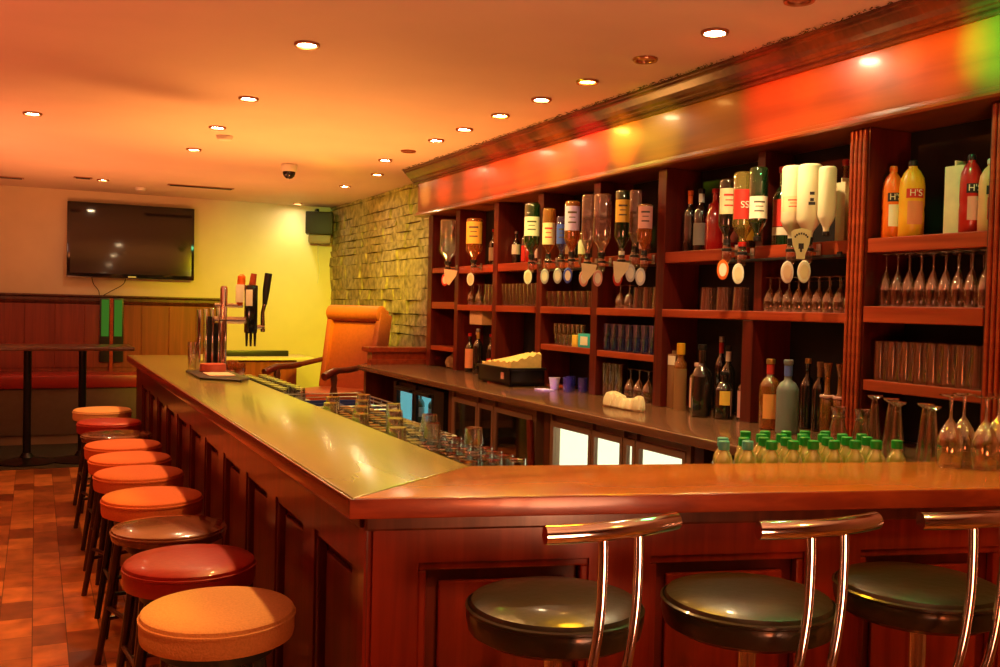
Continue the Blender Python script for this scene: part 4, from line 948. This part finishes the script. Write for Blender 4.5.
for y, lab in ((2.945, 'left'), (2.875, 'right')):
    t = thing('glass_decanter', lab+' dim amber decanter in the bay beside the fluted pilaster', 'decanter', (2.92, y, CZ))
    bm = B(); lathe(bm, [(.001, 0), (.026, .002), (.028, .08), (.026, .15), (.012, .17), (.011, .24), (.020, .29), (.018, .29)], 18, cap=False); obj('body', bm, G_amber, t, world=False)
    bm = B(); lathe(bm, [(.027, .148), (.029, .15), (.029, .157), (.026, .16)], 18, cap=False); obj('collar', bm, PINK, t, world=False)
bm = B(); box(bm, 2.38, 2.55, 2.80, 3.0, .86, .895, .004); box(bm, 2.40, 2.53, 2.82, 2.98, 0, .86); tag(obj('cream_bin', bm, CREAM), 'cream topped bin beside the lit fridge', 'bin')
# cloth-wrapped mop handle leaning at the fridges
t = thing('wooden_paddle', 'dark red paddle leaning in the gap between the two brown fridges', 'paddle', (2.33, 4.36, .0))
M = Matrix.Translation((2.335, 4.335, .0)) @ Matrix.Rotation(R(-7), 4, 'X')
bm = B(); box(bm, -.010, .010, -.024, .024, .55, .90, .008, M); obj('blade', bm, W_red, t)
bm = B(); tube(bm, [M @ Vector((0, 0, .004)), M @ Vector((0, 0, .56))], .014, 10); obj('handle', bm, W_dark, t)

# ------------------------------------------------------------------ blue crate on the service shelf
t = thing('glass_crate', 'dark blue wire-topped glass crate inside the bar', 'crate', (1.35, 4.3, .905))
bm = B(); x0, x1, y0, y1 = 1.16, 1.61, 4.45, 5.10
for q in ((x0, x1, y0, y0+.01), (x0, x1, y1-.01, y1), (x0, x0+.01, y0, y1), (x1-.01, x1, y0, y1)): box(bm, *q, .906, .95, .002)
box(bm, x0, x1, y0, y1, .906, .915); obj('tray', bm, BLUET, t)
bm = B()
for z in (.966, .985): tube(bm, [(x0, y0, z), (x1, y0, z), (x1, y1, z), (x0, y1, z), (x0, y0, z)], .004, 6)
for k in range(6):
    y = y0+(y1-y0)*k/5; tube(bm, [(x1, y, .945), (x1, y, .985)], .003, 6); tube(bm, [(x0, y, .945), (x0, y, .985)], .003, 6)
for k in range(4):
    x = x0+(x1-x0)*k/3; tube(bm, [(x, y1, .945), (x, y1, .985)], .003, 6)
obj('wire_rim', bm, STEEL, t)
bm = B()
for k in range(1, 5): box(bm, x0+.01, x1-.01, y0+(y1-y0)*k/5-.004, y0+(y1-y0)*k/5+.004, .915, .945)
for k in range(1, 3): box(bm, x0+(x1-x0)*k/3-.004, x0+(x1-x0)*k/3+.004, y0+.01, y1-.01, .915, .945)
obj('divider', bm, BLUET, t)

# ------------------------------------------------------------------ beer font
bf = thing('beer_font', 'chrome finned beer font with tap handles on the bar', 'beer tap', (1.0, 6.05, TOP))
for k in range(5):
    bm = B(); x = .905+k*.032; y = 6.16-k*.035
    box(bm, x, x+.011, y-.05, y+.05, TOP, TOP+.37+.006*k, .003); obj('fin', bm, CHROME, bf)
bm = B(); box(bm, .95, 1.04, 6.10, 6.16, TOP, TOP+.33); obj('core', bm, BLACK, bf)
bm = B(); lathe(bm, [(.022, 0), (.022, .50), (.018, .515), (.005, .52)], 18, (1.035, 6.03, TOP)); obj('column', bm, CHROME, bf)
bm = B(); tube(bm, [(.98, 6.03, TOP+.31), (1.20, 6.03, TOP+.31)], .022, 16); tube(bm, [(.98, 6.03, TOP+.40), (1.15, 6.03, TOP+.40)], .014, 12); obj('cross_pipe', bm, CHROME, bf)
bm = B(); box(bm, 1.165, 1.235, 5.99, 6.07, TOP+.23, TOP+.53, .012); hd = obj('tap_handle', bm, BLACKG, bf)
bm = B(); box(bm, 1.160, 1.20, 5.985, 5.991, TOP+.40, TOP+.50, .001); obj('brand_plate', bm, PAPER, hd)
bm = B(); tube(bm, [(1.205, 6.03, TOP+.52), (1.215, 6.03, TOP+.60)], [.022, .018], 12); obj('lever_knob', bm, W_redy, bf)
bm = B(); tube(bm, [(1.13, 6.03, TOP+.40), (1.14, 6.03, TOP+.56)], [.018, .026], 12); lathe(bm, [(.012, .0), (.024, .012), (.024, .03), (.010, .045)], 14, (1.14, 6.03, TOP+.55)); obj('tap_handle', bm, ORG, bf)
bm = B(); box(bm, 1.10, 1.15, 5.99, 6.0, TOP+.42, TOP+.53, .002); obj('brand_plate', bm, PAPER, bf)
bm = B(); tube(bm, [(1.275, 6.03, TOP+.24), (1.272, 6.03, TOP+.36), (1.285, 6.03, TOP+.42)], [.014, .012, .013], 12); tube(bm, [(1.19, 6.03, TOP+.27), (1.285, 6.03, TOP+.27)], .014, 12); obj('spout', bm, CHROME, bf)
bm = B(); tube(bm, [(1.284, 6.03, TOP+.41), (1.292, 6.03, TOP+.5), (1.305, 6.03, TOP+.605)], [.014, .022, .023], 14); obj('tap_handle', bm, BLACK, bf)
bm = B()
for dx in (1.175, 1.20, 1.225): lathe(bm, [(.006, 0), (.009, .06), (.009, .09)], 10, (dx, 6.02, TOP+.15))
obj('nozzle', bm, BLACK, bf)
glass('tall_glass', .865, 6.10, TOP, 'tall empty glass standing left of the beer font', None, 1.1)
t = thing('drip_tray', 'black drip tray before the beer font', 'tray', (.98, 5.45, TOP))
bm = B(); prism(bm, [(.80, 5.35), (.98, 5.15), (1.05, 5.30), (1.05, 5.75), (.92, 5.95), (.80, 5.9)], TOP, TOP+.012, .003); obj('tray', bm, BLACK, t)
bm = B(); box(bm, .86, 1.0, 5.42, 5.66, TOP+.012, TOP+.018, .002); obj('mat', bm, P('pink_mat', (.8, .55, .42), .5), t)
bm = B(); lathe(bm, [(.08, 0), (.085, .004), (.08, .045), (.001, .05)], 24, (.94, 5.80, TOP+.012), sx=.9); obj('base', bm, P('red_base', (.55, .10, .07), .35), t)

# ------------------------------------------------------------------ round stools along the long side
def stool(y, label, seat, legm, thick=.080, x=.428, r=.192, rot=0, ztop=.698, rim=False):
    t = thing('bar_stool', label, 'bar stool', (x, y, 0)); t.rotation_euler = (0, 0, rot)
    zt = ztop; e = .014 if thick > .06 else .008
    bm = B(); lathe(bm, [(r*.90, zt-thick), (r*.985, zt-thick+.006), (r, zt-thick+.02), (r*1.002, zt-thick*.5), (r, zt-e-.008), (r*.985, zt-e*.6), (r*.95, zt-.003), (r*.6, zt+.002), (.002, zt+.004)], 44); obj('seat', bm, seat, t, world=False)
    if rim or thick > .06:
        bm = B(); lathe(bm, [(r*.99, zt-e-.014), (r*1.015, zt-e-.011), (r*1.015, zt-e-.005), (r*.99, zt-e-.003)], 44, cap=False); obj('piping', bm, seat, t, world=False)
    zs = zt-thick
    bm = B(); lathe(bm, [(r*.72, zs-.035), (r*.75, zs-.03), (r*.75, zs+.001), (r*.6, zs+.002)], 28); obj('seat_frame', bm, legm, t, world=False)
    for k in range(4):
        a = R(45+90*k); bm = B()
        tube(bm, [(r*.62*math.cos(a), r*.62*math.sin(a), zs-.01), (r*.85*math.cos(a), r*.85*math.sin(a), zs*.5), (r*1.12*math.cos(a), r*1.12*math.sin(a), 0.0)], [.017, .016, .013], 10); obj('leg', bm, legm, t, world=False)
    for k, zf in enumerate((.30, .30, .38, .38)):
        a, b_ = R(45+90*[0, 2, 1, 3][k]), R(45+90*[1, 3, 2, 0][k]); f = .62+(1.12-.62)*(1-zf)
        bm = B(); tube(bm, [(r*f*math.cos(a), r*f*math.sin(a), zs*zf), (r*f*math.cos(b_), r*f*math.sin(b_), zs*zf)], .009, 8); obj('footrest', bm, legm, t, world=False)
    return t
SDARK = WOOD('near_black_stained_wood', (.022, .007, .005), (.045, .012, .008), .35, 2, .2)
stool(2.50, 'nearest round stool with pale tan seat on blue-grey legs', VTAN, BLUEM)
stool(3.00, 'round stool with thick red seat just behind the nearest tan one', VRED, SDARK, rot=.2)
stool(3.50, 'round stool with thin glossy brown seat behind the near red one', VBRN, SDARK, .045, rot=.1, rim=True, ztop=.69)
stool(4.04, 'round stool with orange seat behind the near thin brown one', VORG, SDARK, rot=.3)
stool(4.60, 'round stool with peach orange seat, fifth from the front', VORG, DKMET, rot=.05)
stool(5.05, 'round stool with orange seat, sixth from the front', VORG, SDARK, rot=.4)
stool(5.47, 'round stool with orange seat, seventh from the front', VORG, SDARK, rot=.15, ztop=.705)
stool(5.93, 'round stool with thin glossy brown seat, far down the row', VBRN, SDARK, .045, rot=.1, rim=True)
stool(6.55, 'round stool with bright red seat, second from the far end', VRED, SDARK, rot=.25)
stool(7.265, 'round stool with pale orange seat at the far end of the row', VTAN, SDARK, rot=.1)

# ------------------------------------------------------------------ black stools with chrome backs
def chrome_stool(x, y, label, ztop=.885, r=.184, yr=-.25, x_sh=-.01, zrail=1.085, turn=0, rl=.140):
    t = thing('backed_bar_stool', label, 'bar stool', (x, y, 0)); t.rotation_euler = (0, 0, turn)
    th = .078
    bm = B(); lathe(bm, [(r*.86, ztop-th), (r*.97, ztop-th+.012), (r, ztop-th*.5), (r*.985, ztop-.022), (r*.94, ztop-.008), (r*.80, ztop), (r*.4, ztop+.003), (.002, ztop+.004)], 48); obj('seat', bm, VBLK, t, world=False)
    bm = B(); lathe(bm, [(r*.988, ztop-.026), (r*1.006, ztop-.023), (r*1.006, ztop-.018), (r*.98, ztop-.015)], 48, cap=False); obj('piping', bm, VBLK, t, world=False)
    bm = B(); lathe(bm, [(.028, .03), (.028, .42), (.022, .43), (.022, ztop-th-.02), (.07, ztop-th-.012), (.075, ztop-th+.001)], 24); obj('post', bm, CHROME, t, world=False)
    bm = B(); lathe(bm, [(.20, 0), (.205, .006), (.19, .018), (.05, .05), (.03, .08)], 36); obj('base', bm, CHROME, t, world=False)
    bm = B(); pts = [(.17*math.cos(R(a)), .17*math.sin(R(a)), .30) for a in range(0, 361, 20)]; tube(bm, pts, .011, 8); tube(bm, [(0, 0, .30), (.17, 0, .30)], .009, 8); tube(bm, [(0, 0, .30), (-.17, 0, .30)], .009, 8); obj('footrest', bm, CHROME, t, world=False)
    for s in (-1, 1):
        bx = x_sh+s*.040
        bm = B(); tube(bm, curve_pts([(bx-.05, -.165, .30), (bx-.06, yr+.05, ztop-.32), (bx-.047, yr+.012, ztop-.17), (bx-.024, yr-.002, ztop-.075), (bx-.006, yr-.004, ztop+.03), (bx, yr-.002, ztop+.12), (bx, yr, zrail)], 7), .0095, 12); obj('back_strut', bm, CHROME, t, world=False)
    bm = B(); n_ = 22; pts = []
    for i in range(n_+1):
        u = -1+2*i/n_; pts.append((x_sh-.008+u*rl, yr-.004+.020*u*u, zrail+.002))
    tube(bm, pts, [.0175]*(n_+1), 16); obj('back_rail', bm, CHROME, t, world=False)
    return t
chrome_stool(.973, 1.719, 'left of three black stools with chrome backs', turn=.06, x_sh=-.022, rl=.146, zrail=1.078)
chrome_stool(1.378, 1.598, 'middle of three black stools with chrome backs', turn=-.05, x_sh=-.015, zrail=1.078)
chrome_stool(1.815, 1.533, 'right of three black stools with chrome backs, cut by the right edge', turn=-.10, x_sh=-.068, rl=.15, zrail=1.078)
